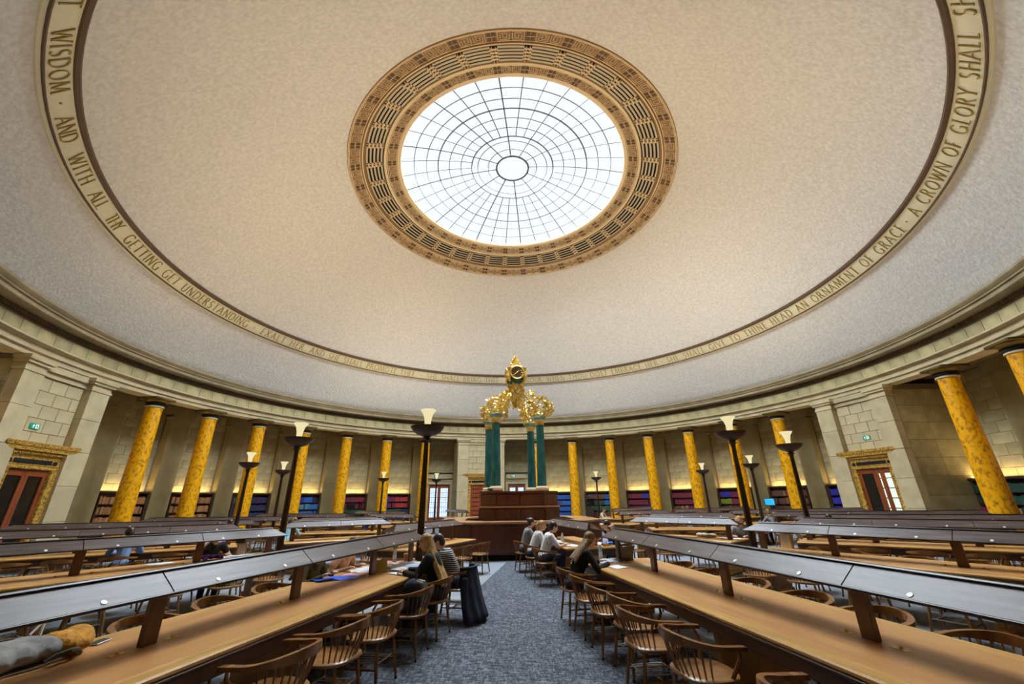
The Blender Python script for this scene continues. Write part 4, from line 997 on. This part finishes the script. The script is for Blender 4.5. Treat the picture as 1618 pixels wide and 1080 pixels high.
for key, A, _ in OUT:
    if key in ('R8', 'L8'): continue
    near_s = 1 if key[0] == 'R' else -1
    for side, nm in ((near_s, 'near'), (-near_s, 'far')):
        if key in ('R6', 'R7', 'L6', 'L7') and nm == 'far': continue
        rs = NEARP[key] if (key in NEARP and nm == 'near') else [9.75 + .82 * i + rc.uniform(-.08, .08) for i in range(7 if key[1] in '12' else 6)]
        kind = 'full' if (key[1] == '1' and nm == 'near') or (key[1] in '12' and nm == 'far' and key[1] == '1') else ('full' if key[1] in '2' else 'lite')
        for i, r in enumerate(rs):
            off = .93 if nm == 'near' or key[1] != '1' else .86
            lb = 'bow-back chair, %s from the desk end, %s side of the %s table' % (ORD[i], 'aisle' if nm == 'near' else 'outer', TN[key])
            chair(A, r, side * (off + rc.uniform(-.03, .05) + (.13 if (key, nm, i) == ('R1', 'near', 4) else 0) - (.03 if (key, nm) == ('L1', 'near') else 0)), kind, lb, 'bow-back chairs at the long tables', rc.uniform(-4, 4) if key[1] == '1' else rc.uniform(-9, 9))
for key, A, lb0, dr in INN:
    near_s = 1 if key[1] == 'R' else -1
    for side in (near_s, -near_s):
        for i in range(3):
            lb = 'bow-back chair, %s from the desk, %s of the %s' % (ORD[i], 'aisle side' if side == near_s else 'outer side', {'IR1': 'students\' short table', 'IL1': 'short table behind the lamp', 'IR2': 'short table with pale canopy', 'IL2': 'nearer left short table', 'IL3': 'further left short table', 'IR3': 'rightmost short table', 'IL4': 'far left short table', 'IR4': 'far right short table'}[key])
            chair(A, 4.75 + i * .92 + rc.uniform(-.06, .06), side * (.95 + rc.uniform(-.03, .05)), 'full' if key in ('IR1', 'IL1') else 'lite', lb, 'bow-back chairs at the short tables', rc.uniform(-9, 9), r_off=dr)

# ------------------------------------------------------------------ people
def remesh(ob, v):
    m = ob.modifiers.new('skin', 'REMESH'); m.mode = 'VOXEL'; m.voxel_size = v; m.use_smooth_shade = True
    sm = ob.modifiers.new('soft', 'SMOOTH'); sm.factor = .5; sm.iterations = 3
    return ob
def person(A, r, lx, label, top, hair, hairstyle='short', skin='skin', lean=22, head=(0, 15), hands=((.16, .46, .80), (-.14, .44, .80)), sleeve=1.0, legs='jeans', turn=0, r_off=0, vox=.010, yoff=.0, zoff=0, long_len=.45):
    """seated figure; local +y is forward, z up, origin on the floor under the hips"""
    p = tw(A, r, lx)
    if r_off: o_ = Pp(r_off, A); p += Vector((o_[0], o_[1], 0))
    fx = -1 if lx > 0 else 1; d = Vector((cos(rad(A)) * fx, -sin(rad(A)) * fx)); rz = math.atan2(-d.x, d.y) + rad(turn)
    return person_at((p.x, p.y, zoff), rz, label, top, hair, hairstyle, skin, lean, head, hands, sleeve, legs, vox, long_len)
def person_at(loc, rz, label, top, hair, hairstyle='short', skin='skin', lean=22, head=(0, 15), hands=((.16, .46, .80), (-.14, .44, .80)), sleeve=1.0, legs='jeans', vox=.010, long_len=.45):
    e = empty('person', loc, rz, label, 'person')
    ln = rad(lean); up = Vector((0, sin(ln), cos(ln))); fw = Vector((0, cos(ln), -sin(ln)))
    hip = Vector((0, -.06, .545)); waist = hip + up * .18; chest = hip + up * .36; nk = hip + up * .50 + fw * .01
    yaw_, pit = rad(head[0]), rad(head[1])
    Rh = Matrix.Rotation(yaw_, 3, 'Z') @ Matrix.Rotation(-pit, 3, 'X')
    hc = nk + up * .07 + Rh @ Vector((0, .03, .10))
    sh = [chest + up * .10 + Vector((s * .17, 0, 0)) for s in (1, -1)]
    el = []; wr = []
    for s, S0, H in ((1, sh[0], Vector(hands[0])), (-1, sh[1], Vector(hands[1]))):
        mid = (S0 + H) / 2; dd = (H - S0); L = dd.length; a_ = .275; b_ = .26
        L2 = min(L, (a_ + b_) * .985); hgt = math.sqrt(max(0, a_ * a_ - (L2 / 2) ** 2))
        out_ = Vector((s * .75, -.25, -.8)); out_ -= dd.normalized() * out_.dot(dd.normalized()); out_.normalize()
        el.append(S0 + dd.normalized() * (L2 / 2) + out_ * hgt); wr.append(S0 + dd.normalized() * L2)
    knee = [Vector((s * .12, .38, .535)) for s in (1, -1)]; ank = [Vector((s * .12, .34, .10)) for s in (1, -1)]; hp = [hip + Vector((s * .09, 0, 0)) for s in (1, -1)]
    # body, one continuous skin
    b = MB(); b.ell(hip, (.15, .11, .10)); b.cap(hip, waist, .105, .095); b.cap(waist, chest, .10, .11); b.ell(chest + up * .04, (.155, .095, .13)); b.cap(chest, nk, .09, .055)
    b.cap(nk - up * .02, hc - Rh @ Vector((0, .01, .05)), .05, .052)
    b.ell(hc + Rh @ Vector((0, -.005, .02)), (.074, .092, .095), 16, Rh); b.ell(hc + Rh @ Vector((0, .022, -.035)), (.056, .066, .078), 14, Rh); b.ell(hc + Rh @ Vector((0, .06, -.085)), (.026, .022, .02), 8, Rh)
    b.cap(hc + Rh @ Vector((0, .088, .012)), hc + Rh @ Vector((0, .108, -.022)), .011, .016, 8)
    for s in (1, -1): b.ell(hc + Rh @ Vector((s * .076, -.005, -.005)), (.014, .022, .034), 8, Rh); b.ell(hc + Rh @ Vector((s * .03, .083, .028)), (.025, .012, .008), 8, Rh)
    for i, s in ((0, 1), (1, -1)):
        b.cap(sh[i], el[i], .05, .04); b.cap(el[i], wr[i], .039, .026)
        hd = (wr[i] - el[i]).normalized(); sd = hd.cross(Vector((0, 0, 1))).normalized(); pn = wr[i] + hd * .05
        b.ell(pn, (.036, .036, .022), 10)
        for k in range(4):
            o_ = sd * ((k - 1.5) * .019); L = (.032, .038, .036, .028)[k]; k1 = pn + o_ + hd * .035; k2 = k1 + (hd * .8 + Vector((0, 0, -.35))) * L; k3 = k2 + (hd * .4 + Vector((0, 0, -.8))) * L * .8
            b.cap(k1, k2, .0095, .0085, 6); b.cap(k2, k3, .0085, .0075, 6)
        th = pn - sd * s * .028; b.cap(th, th + (hd * .6 - sd * s * .7) * .04, .011, .009, 6)
        b.cap(hp[i], knee[i], .075, .055); b.cap(knee[i], ank[i], .052, .034); b.cap(ank[i] + Vector((0, 0, -.04)), ank[i] + Vector((0, .14, -.065)), .034, .028)
    remesh(b.build('body', M[skin], e), vox * .75)
    for s in (1, -1): q = MB(); q.ell(hc + Rh @ Vector((s * .031, .084, .012)), (.011, .008, .007), 8, Rh); q.build('eye', M['eye'], e)
    q = MB(); q.ell(hc + Rh @ Vector((0, .083, -.052)), (.022, .008, .007), 8, Rh); q.build('lips', M['lip'], e)
    # clothes
    c = MB(); c.ell(hip + up * .03, (.165, .125, .11)); c.cap(hip + up * .02, waist, .122, .112); c.cap(waist, chest, .118, .126); c.ell(chest + up * .03, (.175, .112, .145)); c.cap(chest + up * .09, nk - up * .025, .10, .066)
    for i in (0, 1):
        c.cap(sh[i], chest + up * .05, .066, .09)
        if sleeve >= 1: c.cap(sh[i], el[i], .064, .054); c.cap(el[i], el[i].lerp(wr[i], .93), .052, .038)
        else: c.cap(sh[i], sh[i].lerp(el[i], sleeve), .066, .062)
    remesh(c.build('top', M[top], e), vox)
    c = MB(); c.ell(hip - up * .02, (.17, .13, .09))
    for i in (0, 1): c.cap(hp[i], knee[i], .092, .07); c.cap(knee[i], ank[i], .068, .055)
    remesh(c.build('trousers', M[legs], e), vox * 1.2)
    for i in (0, 1):
        c = MB(); c.cap(ank[i] + Vector((0, -.02, -.06)), ank[i] + Vector((0, .15, -.065)), .042, .036); c.box(ank[i] + Vector((0, .06, -.092)), (.08, .25, .016)); remesh(c.build('shoe', M['shoe'], e), .009)
    # hair
    h = MB(); h.ell(hc + Rh @ Vector((0, -.018, .034)), (.084, .098, .095), 16, Rh); h.ell(hc + Rh @ Vector((0, -.05, -.015)), (.078, .066, .085), 14, Rh)
    if hairstyle == 'bun': h.ell(hc + Rh @ Vector((0, -.11, .06)), (.045, .045, .045), 12)
    if hairstyle == 'pony':
        a_ = hc + Rh @ Vector((0, -.10, .05)); h.cap(a_, a_ + Vector((0, -.07, -.05)), .03, .034); h.cap(a_ + Vector((0, -.07, -.05)), a_ + Vector((0, -.05, -.24)), .034, .018)
    if hairstyle == 'long':
        rr = random.Random(len(label))
        for k in range(15):
            t = -1 + 2 * k / 14; a_ = hc + Rh @ Vector((.078 * sin(t * 1.9), -.075 * cos(t * 1.9) - .01, -.01)); L = long_len * rr.uniform(.85, 1.05)
            m_ = a_ + Vector((t * .035, -.045 - .02 * cos(t), -L * .45)); z_ = hip + up * (.50 - L * .98) + Vector((t * .13, -.135 + .05 * abs(t), 0)); z_ = Vector((a_.x + t * .06, min(z_.y, m_.y + .02), a_.z - L))
            back = (chest - up * .05 - fw * .135).y
            m_.y = min(m_.y, (nk - fw * .10).y); z_.y = min(z_.y, back)
            h.cap(a_, m_, .026, .03, 8); h.cap(m_, z_, .03, .016, 8)
    if hairstyle == 'curly':
        rr = random.Random(5)
        for k in range(26):
            t = k * 2.4; a_ = hc + Rh @ Vector((.085 * sin(t), -.055 - .045 * cos(t), .06 - k * .009)); h.ell(a_, (.032,) * 3, 8)
    # trim the fringe off the face: hair mesh sits behind the brow line
    remesh(h.build('hair', M[hair], e), .009)
    return e
person(191.75, 10.5, -.92, 'reader with very long blond hair in a dark jacket beside the striped reader', 'blackcloth', 'blond', 'long', lean=16, head=(8, 20), hands=((.10, .46, .80), (-.16, .42, .80)), long_len=.56, turn=4)
person(191.75, 9.62, -.90, 'dark-haired reader in a black and white striped top', 'stripes', 'darkhair', 'short', lean=30, head=(10, 25), hands=((.12, .46, .80), (-.12, .46, .80)), turn=6)
person(191.75, 10.25, .92, 'reader in a peach top bent over papers behind the front left canopy', 'peach', 'brownhair', 'short', lean=30, head=(0, 30), sleeve=.5, hands=((.2, .36, .80), (-.2, .36, .80)))
person(191.75, 11.05, .92, 'reader in olive with long hair writing behind the front left canopy', 'olive', 'brownhair', 'long', lean=34, head=(0, 35), hands=((.12, .45, .80), (-.2, .40, .80)), long_len=.35)
person(169.25, 9.85, .93, 'reader with wavy light brown hair in a black top at the front right table', 'blackcloth', 'brownhair', 'long', lean=28, head=(-12, 18), hands=((.16, .50, .80), (-.14, .46, .80)), long_len=.30)
person(166.5, 6.62, .96, 'short-haired student in a white shirt nearest at the short table', 'whitecloth', 'darkhair', 'short', lean=22, head=(-6, 20), sleeve=.8, hands=((.16, .46, .80), (-.1, .40, .80)))
person(166.5, 5.70, .98, 'blond student in a white top leaning on the short table', 'whitecloth', 'blond', 'pony', lean=26, head=(0, 10), hands=((.16, .44, .80), (-.1, .44, .80)))
person(166.5, 4.80, .95, 'dark-haired student furthest along the short table', 'greycloth', 'darkhair', 'bun', lean=18, head=(0, 10))
person(166.5, 6.45, -.92, 'student in black with both hands raised to the face', 'blackcloth', 'darkhair', 'short', skin='skin', lean=26, head=(-18, 5), sleeve=.45, hands=((.07, .20, 1.13), (-.07, .20, 1.13)))
person(136, 6.9, -1.0, 'blond reader in grey at the short table with pale canopy', 'greycloth', 'blond', 'curly', lean=20, head=(10, 15), turn=15, r_off=.8)
person(114, 9.9, .95, 'dark-haired reader in beige seen from behind among the right tables', 'beige', 'darkhair', 'short', lean=14, head=(0, 12), vox=.014)
person(114, 10.75, -.95, 'dark-haired reader half hidden behind the right-hand canopies', 'olive', 'darkhair', 'short', lean=18, head=(0, 15), vox=.014)
person(235.2, 11.35, -.95, 'dark-haired reader in a pale blue shirt at the third left table', 'bluecloth', 'darkhair', 'short', lean=18, head=(20, 15), skin='skin2', vox=.012)
person(214.1, 10.15, .90, 'reader in a black T-shirt with a yellow print at the second left table', 'blackcloth', 'darkhair', 'short', skin='skin', lean=26, head=(0, 22), sleeve=.5, hands=((.12, .28, 1.08), (-.20, .40, .80)))
person(235.2, 9.7, .95, 'dark-haired reader in purple behind the second left canopy', 'purple', 'darkhair', 'bun', lean=18, head=(0, 20), vox=.014)
person(255.5, 9.7, -.95, 'dark-haired reader in grey at the fourth left table', 'greycloth', 'darkhair', 'short', lean=14, head=(0, 10), vox=.014)
person(264, 7.1, -1.02, 'reader in a blue checked shirt seen from behind left of the desk', 'checks', 'darkhair', 'short', lean=24, head=(0, 20), r_off=.95, vox=.012)
person(296, 6.2, -1.0, 'reader in dark navy at the far short table behind the left lamps', 'navy', 'darkhair', 'short', lean=16, head=(10, 10), r_off=.7, vox=.016)
person(296, 6.9, 1.0, 'reader in black at the far short table facing the navy reader', 'blackcloth', 'brownhair', 'short', lean=16, head=(10, 10), r_off=.7, vox=.016)
person(35, 9.9, -.95, 'fair-faced reader beyond the desk right of the drum', 'beige', 'darkhair', 'short', lean=18, head=(0, 10), vox=.016)
person(80, 10.3, .95, 'brown-haired reader far off between the right columns', 'greycloth', 'brownhair', 'short', lean=14, head=(0, 10), vox=.016)
# ------------------------------------------------------------------ things on the tables
def sheet(mb, w_, d_, n=6, wave=.004, seed=0):
    rr = random.Random(seed); ph = rr.uniform(0, 6); vs_ = []; 
    for i in range(n + 1):
        for j in range(n + 1):
            x = (i / n - .5) * w_; y = (j / n - .5) * d_; z = wave * (1 + sin(ph + x * 14 + y * 9)) + .0015
            vs_.append((x, y, z))
    m_ = (n + 1) ** 2; vs_ += [(x, y, z - .0012) for x, y, z in vs_]
    fs = [(i * (n + 1) + j, (i + 1) * (n + 1) + j, (i + 1) * (n + 1) + j + 1, i * (n + 1) + j + 1) for i in range(n) for j in range(n)]
    fs += [tuple(m_ + q_ for q_ in f[::-1]) for f in fs]
    ed = [i * (n + 1) for i in range(n + 1)] + [n * (n + 1) + j for j in range(1, n + 1)] + [i * (n + 1) + n for i in range(n - 1, -1, -1)] + [j for j in range(n - 1, 0, -1)]
    for a_, b_ in zip(ed, ed[1:] + ed[:1]): fs.append((a_, b_, m_ + b_, m_ + a_))
    return mb.add(vs_, fs)
def on_table(ob, A, r, lx, rz=0, z=TOPZ + .003, r_off=0):
    p = tw(A, r, lx, z)
    if r_off: o_ = Pp(r_off, A); p += Vector((o_[0], o_[1], 0))
    ob.location = p; ob.rotation_euler = (0, 0, rad(-A) + rz); return ob
def paper(A, r, lx, w_, d_, m, rz, label, z=TOPZ + .003, wave=.004, group=None, r_off=0):
    q = MB(); sheet(q, w_, d_, 6, wave, int(r * 100 + lx * 77)); o_ = q.build('sheet_of_paper' if m != 'blue' and m != 'pink' else 'folder', M[m], None, 30); tag(o_, label, 'paper' if m not in ('blue', 'pink') else 'folder', group); return on_table(o_, A, r, lx, rz, z, r_off)
TLA, TRA = 191.75, 169.25
paper(TLA, 11.02, .24, .42, .34, 'blue', .3, 'shiny blue folder lying open on the front left table', wave=.006)
paper(TLA, 11.2, .38, .22, .30, 'blue', -.5, 'blue folder flap beside the open blue folder', TOPZ + .016, .010)
paper(TLA, 10.72, .24, .34, .28, 'pink', .2, 'pink folder next to the blue folder', wave=.006)
PS = [(10.35, .35, .30, .42, 'paper', .2), (10.15, .30, .30, .42, 'paper', .5), (10.05, -.12, .30, .42, 'paper', .8), (9.85, -.20, .32, .44, 'paperb', -.3), (9.72, .10, .30, .42, 'paper', .3), (9.55, .30, .30, .42, 'pink', .1), (9.6, -.15, .30, .42, 'paper', 1.0), (10.3, -.42, .30, .21, 'cream_paper', .3), (10.55, -.38, .21, .30, 'paper', 1.2), (9.95, .28, .30, .21, 'paper', -.6), (9.42, .05, .21, .30, 'pink', .4), (10.18, -.28, .30, .42, 'paper', -.2)]
for i, (r, lx, w_, d_, m, rz) in enumerate(PS):
    nm = {'paper': 'white sheet', 'paperb': 'bluish sheet', 'cream_paper': 'cream card', 'pink': 'pink folder'}[m]
    paper(TLA, r, lx, w_, d_, m, rz, '%s, %s from the blond reader, among the scattered papers' % (nm, ORD[i]), TOPZ + .004 + .004 * (i % 4), .005, 'papers scattered on the front left table')
def book_open(A, r, lx, rz, label, cover='navy'):
    e = empty('open_book', (0, 0, 0), 0, label, 'book'); on_table(e, A, r, lx, rz)
    for s in (-1, 1):
        q = MB(); pr = [(0, .006), (.02, .022), (.08, .026), (.16, .018), (.175, .008), (.175, .002), (0, .002)]; n = len(pr)
        q.add([(s * x, y, z) for y in (-.12, .12) for x, z in pr], [tuple(range(n)), tuple(range(2 * n - 1, n - 1, -1))] + [(i, (i + 1) % n, n + (i + 1) % n, n + i) for i in range(n)]); q.build('pages', M['paper'], e, 40)
    q = MB(); q.bbox((0, 0, .0015), (.37, .26, .003), .001); q.build('cover', M['navy'], e, 0)
book_open(TLA, 9.95, .05, .7, 'open book with white pages amid the front left papers'); book_open(TLA, 10.5, .62 - .3, -.4, 'open book in front of the peach-topped reader')
e = empty('card_box', (0, 0, 0), 0, 'folded yellow card holder standing on the front left table', 'box'); on_table(e, TLA, 10.38, .02, .5)
for s in (-1, 1): q = MB(); q.box((0, s * .045, .075), (.17, .004, .17), m=Matrix.Rotation(s * rad(30), 4, 'X')); q.build('card_side', M['yellow'], e, 0)
def bottle(A, r, lx, label, capm='label', h=.22, r_off=0, z0=TOPZ + .003):
    e = empty('water_bottle', (0, 0, 0), 0, label, 'bottle'); on_table(e, A, r, lx, 0, z0, r_off)
    q = MB(); q.lathe([(0, 0), (.032, .0), (.034, .01), (.034, h * .55), (.030, h * .62), (.034, h * .68), (.030, h * .80), (.013, h * .92), (.013, h * .95), (0, h * .95)], 18); q.build('bottle_body', M['bottle'], e)
    q = MB(); q.lathe([(0, h * .94), (.016, h * .94), (.016, h * 1.02), (0, h * 1.02)], 14); q.build('cap', M[capm], e)
    q = MB(); q.lathe([(.0345, h * .25), (.0348, h * .26), (.0348, h * .5), (.0345, h * .51)], 18); q.build('wrapper', M['paper'], e)
def cup(A, r, lx, label, m='cup', r_off=0):
    e = empty('paper_cup', (0, 0, 0), 0, label, 'cup'); on_table(e, A, r, lx, 0, TOPZ + .003, r_off)
    q = MB(); q.lathe([(0, 0), (.032, 0), (.044, .115), (0, .115)], 20); q.build('cup_body', M[m], e)
    q = MB(); q.lathe([(0, .113), (.047, .113), (.047, .122), (.04, .134), (0, .134)], 20); q.build('lid', M['cream'] if m == 'cup' else M['redcup'], e)
bottle(TLA, 9.42, .30, 'green-capped water bottle at the desk end of the front left table'); cup(TLA, 9.34, .12, 'amber takeaway cup beside the green-capped bottle')
# right front table
paper(TRA, 9.62, .36, .30, .42, 'paperb', .4, 'bluish worksheet under the hands of the black-topped reader'); paper(TRA, 9.45, .20, .30, .42, 'paperb', -.3, 'bluish worksheet further along the front right table', TOPZ + .006)
paper(TRA, 10.12, .34, .25, .34, 'paper', .2, 'white notepad at the near edge of the front right table'); paper(TRA, 10.0, .02, .21, .30, 'cream_paper', .2, 'cream sheet lying in the middle of the front right table'); paper(TRA, 10.12, -.12, .21, .30, 'cream_paper', .0, 'second cream sheet beyond the first on the front right table')
e = empty('laptop', (0, 0, 0), 0, 'open dark laptop at the desk end of the front right table', 'laptop'); on_table(e, TRA, 9.45, -.05, .5)
q = MB(); q.bbox((0, 0, .008), (.33, .23, .016), .003); q.build('keyboard', M['plastic'], e, 0); q = MB(); q.bbox((0, .12, .12), (.33, .012, .22), .003, m=Matrix.Rotation(rad(-12), 4, 'X')); q.build('screen', M['plastic'], e, 0)
bottle(TRA, 9.3, .28, 'clear water bottle by the laptop on the front right table', 'paper', .24)
IA = 166.5
bottle(IA, 6.6, -.05, 'yellow-capped bottle on the students\' short table', 'yellow', .25); bottle(IA, 6.35, -.15, 'short blue bottle behind the yellow-capped one', 'blue', .17); bottle(IA, 6.3, .42, 'white-topped bottle between the two white-shirted students', 'paper', .24); cup(IA, 6.85, -.2, 'dark red cup on the students\' short table', 'redcup')
paper(IA, 6.75, .34, .30, .42, 'paper', .2, 'white sheet before the nearest white-shirted student'); paper(IA, 6.2, .38, .30, .42, 'paperb', .3, 'bluish sheet before the blond student'); paper(IA, 5.6, .35, .30, .42, 'paper', -.2, 'white sheet further along the students\' table'); paper(IA, 6.55, -.38, .30, .42, 'paper', -.2, 'white sheet before the student in black'); paper(IA, 7.0, .22, .2, .3, 'cream_paper', .6, 'small cream note at the end of the students\' table')
q = MB(); rr = random.Random(2)
for k in range(14): q.ell((rr.uniform(-.1, .1), rr.uniform(-.08, .08), .04 + rr.uniform(-.01, .02)), (.06, .05, .035), 8)
o_ = remesh(q.build('bundle_of_cloth', M['blue'], None), .01); tag(o_, 'crumpled blue bundle on the students\' short table', 'cloth'); on_table(o_, IA, 6.95, -.42, 0)
q = MB(); q.bbox((0, 0, .03), (.14, .09, .06), .012); q.cyl((0, .03, .06), (0, .03, .09), .015, .015, 8); o_ = q.build('pencil_case', M['yellow'], None, 30); tag(o_, 'small yellow pouch at the corner of the students\' table', 'pouch'); on_table(o_, IA, 7.05, -.35, .4)
# second left table
q = MB(); rr = random.Random(9)
for k in range(22): x = rr.uniform(-.2, .2); q.cap((x, rr.uniform(-.1, .1), .03 + rr.uniform(0, .04)), (x + rr.uniform(-.08, .08), rr.uniform(-.1, .1), .03 + rr.uniform(0, .05)), .03, .022, 8)
o_ = remesh(q.build('scarf', M['purple'], None), .01); tag(o_, 'crumpled purple scarf on the second left table', 'scarf'); on_table(o_, 214.1, 10.4, .12, 1.4); o_.scale = (1.05, 1.05, 1.0)
paper(214.1, 10.0, .35, .30, .42, 'paper', .2, 'white sheet right of the purple scarf'); paper(214.1, 9.75, .32, .30, .42, 'paperb', .5, 'bluish sheet at the desk end of the second left table'); paper(214.1, 11.1, .35, .21, .42, 'paper', .1, 'white sheet left of the purple scarf'); paper(214.1, 9.55, .2, .21, .3, 'cream_paper', .1, 'cream note by the end post of the second left table')
# bag on the front left table
bag = empty('canvas_bag', (0, 0, 0), 0, 'grey canvas satchel with an orange suede end on the front left table', 'bag'); on_table(bag, TLA, 14.22, .42, .02)
def blob(name, m, parts, parent, v=.012):
    q = MB()
    for p, r_ in parts: q.ell(p, r_, 12)
    return remesh(q.build(name, M[m], parent), v)
blob('bag_body', 'greybag', [((0, .05 + i * .11, .075 - .008 * i), (.17 - .012 * i, .14, .072)) for i in range(5)] + [((.08, .1 + i * .12, .11), (.07, .12, .045)) for i in range(4)], bag)
blob('suede_end', 'orange', [((-.01, -.06, .075), (.175, .12, .078)), ((.0, -.16, .08), (.15, .10, .075)), ((.03, -.2, .09), (.11, .09, .07)), ((-.08, -.12, .06), (.09, .10, .05))], bag)
q = MB(); q.tube([(-.19, .0, .02), (-.24, .08, .03), (-.23, .2, .018), (-.22, .32, .02), (-.26, .45, .018), (-.24, .6, .02)], [.014, .016, .012, .011, .011, .011], 8, sx=.5); q.build('strap', M['greybag'], bag)
q = MB(); q.tube([(-.17, -.1, .02), (-.20, -.06, .05), (-.22, 0, .06), (-.20, .06, .05), (-.18, .1, .02)], .018, 8); q.build('handle', M['olive'], bag)
q = MB(); q.tube([(.12, -.02, .11), (.13, -.03, .2), (.13, -.02, .21), (.12, .04, .15)], .008, 6); q.build('tag_loop', M['paper'], bag)
ph = empty('phone', (0, 0, 0), 0, 'dark phone with a silver rim beside the orange bag end', 'phone'); on_table(ph, TLA, 13.86, .44, .35)
q = MB(); q.bbox((0, 0, .006), (.075, .15, .012), .004); q.build('case', M['steel'], ph, 0); q = MB(); q.bbox((0, 0, .0125), (.068, .135, .002), .0008); q.build('glass', M['plastic'], ph, 0)
# backpack on the third aisle chair, front left table
bp_ = empty('backpack', tw(TLA, 11.25, -.91, .455), rad(-TLA) + .2, 'grey and black backpack sitting on an empty chair at the front left table', 'bag')
blob('pack_body', 'navy', [((0, 0, .12), (.16, .14, .13)), ((-.02, 0, .25), (.13, .11, .12)), ((.02, .03, .08), (.15, .13, .09))], bp_)
for s in (-1, 1): q = MB(); q.tube([(-.06, s * .05, .34), (-.14, s * .06, .32), (-.19, s * .07, .22), (-.16, s * .08, .08)], [.018, .022, .022, .014], 8, sx=.45); q.build('strap', M['greybag'], bp_)
q = MB(); q.tube([(-.05, -.03, .36), (-.06, 0, .42), (-.05, .03, .36)], .01, 6); q.build('grab_loop', M['olive'], bp_)
# navy coat over the striped reader's chair
ct = empty('coat', tw(TLA, 9.62, -1.17, 0), rad(-TLA), 'dark navy coat draped over the back of the striped reader\'s chair', 'coat')
q = MB(); n = 28; vs_ = []
for i in range(n + 1):
    for j in range(13):
        u = i / n; v = j / 12; ph = (u - .5) * 2.3; Rr = .30 + .10 * v + .022 * v * sin(u * 34 + v * 2) ; z = .77 - .70 * v - .04 * abs(sin(u * 9)) * (v > .95)
        vs_.append((.22 - Rr * cos(ph) * 1.05 - .10 * v * v, Rr * sin(ph) + .08 * v * v, z))
q.add(vs_, [(i * 13 + j, (i + 1) * 13 + j, (i + 1) * 13 + j + 1, i * 13 + j + 1) for i in range(n) for j in range(12)])
o_ = q.build('coat_back', M['navy'], ct, 60); sm = o_.modifiers.new('thick', 'SOLIDIFY'); sm.thickness = .035
q = MB(); vs_ = []
for i in range(n + 1):
    for j in range(4):
        u = i / n; v = j / 3; ph = (u - .5) * 2.3; Rr = .30 - .07 * v; vs_.append((.22 - Rr * cos(ph) * 1.05, Rr * sin(ph), .77 + .012 * sin(v * 3.1) - .22 * v * v))
q.add(vs_, [(i * 4 + j, (i + 1) * 4 + j, (i + 1) * 4 + j + 1, i * 4 + j + 1) for i in range(n) for j in range(3)])
o_ = q.build('collar', M['navy'], ct, 60); sm = o_.modifiers.new('thick', 'SOLIDIFY'); sm.thickness = .03
q = MB(); q.tube([(.0, .27, .62), (-.02, .33, .42), (-.03, .36, .22)], [.05, .055, .045], 10); remesh(q.build('sleeve', M['navy'], ct), .014)
# lime green jacket on a chair by the second left table
o_ = blob('lime_jacket', 'limegreen', [((0, 0, .50), (.18, .12, .05)), ((.08, .02, .55), (.12, .10, .05)), ((-.08, -.02, .54), (.1, .09, .05))], None); tag(o_, 'lime green jacket bundled on a chair behind the front left table', 'jacket'); o_.location = tw(214.1, 10.55, -.93); o_.rotation_euler = (0, 0, .4)
# papers and belongings on other tables
q = MB(); rr = random.Random(4)
for k in range(12): q.ell((rr.uniform(-.25, .25), rr.uniform(-.1, .1), .05), (.09, .08, .05), 8)
o_ = remesh(q.build('pile_of_scarves', M['beige'], None), .014); tag(o_, 'beige scarf heaped on the short table with pale canopy', 'scarf'); on_table(o_, 136, 6.2, -.35, 1.2, TOPZ + .003, .8)
paper(136, 6.9, -.2, .3, .42, 'paper', .2, 'white sheet before the blond reader in grey', r_off=.8)
# monitors in front of the bookcases
def monitor(x, y, rz, label, lit=True):
    e = empty('computer_monitor', (x, y, 0), rz, label, 'monitor')
    q = MB(); q.bbox((0, 0, .55), (.5, .5, 1.1), .02); q.build('stand_cabinet', M['shelf'], e, 0)
    q = MB(); q.bbox((0, 0, 1.2), (.06, .04, .2), .01); q.bbox((0, 0, 1.11), (.25, .2, .02), .005); q.build('foot', M['plastic'], e, 0)
    q = MB(); q.bbox((0, 0, 1.5), (.62, .05, .42), .01); q.build('case', M['plastic'], e, 0)
    q = MB(); q.box((0, -.027, 1.5), (.56, .004, .36)); q.build('screen', M['screen'] if lit else M['darkglass'], e, 0)
p = Pp(18.3, 57.5); monitor(p[0], p[1], rad(-57.5), 'computer monitor with a glowing blue screen before the brown bookcase')
p = Pp(18.3, 105.6 - 3.2); monitor(p[0], p[1], rad(-102), 'lit blue monitor at the right edge behind the last column')
p = Pp(18.3, -40.5); monitor(p[0], p[1], rad(40.5), 'dark framed screen before the maroon bookcase on the left', False)
p = Pp(18.3, 18.2); monitor(p[0], p[1], rad(-18.2), 'dark framed screen before the bookcase behind the far right lamp', False)
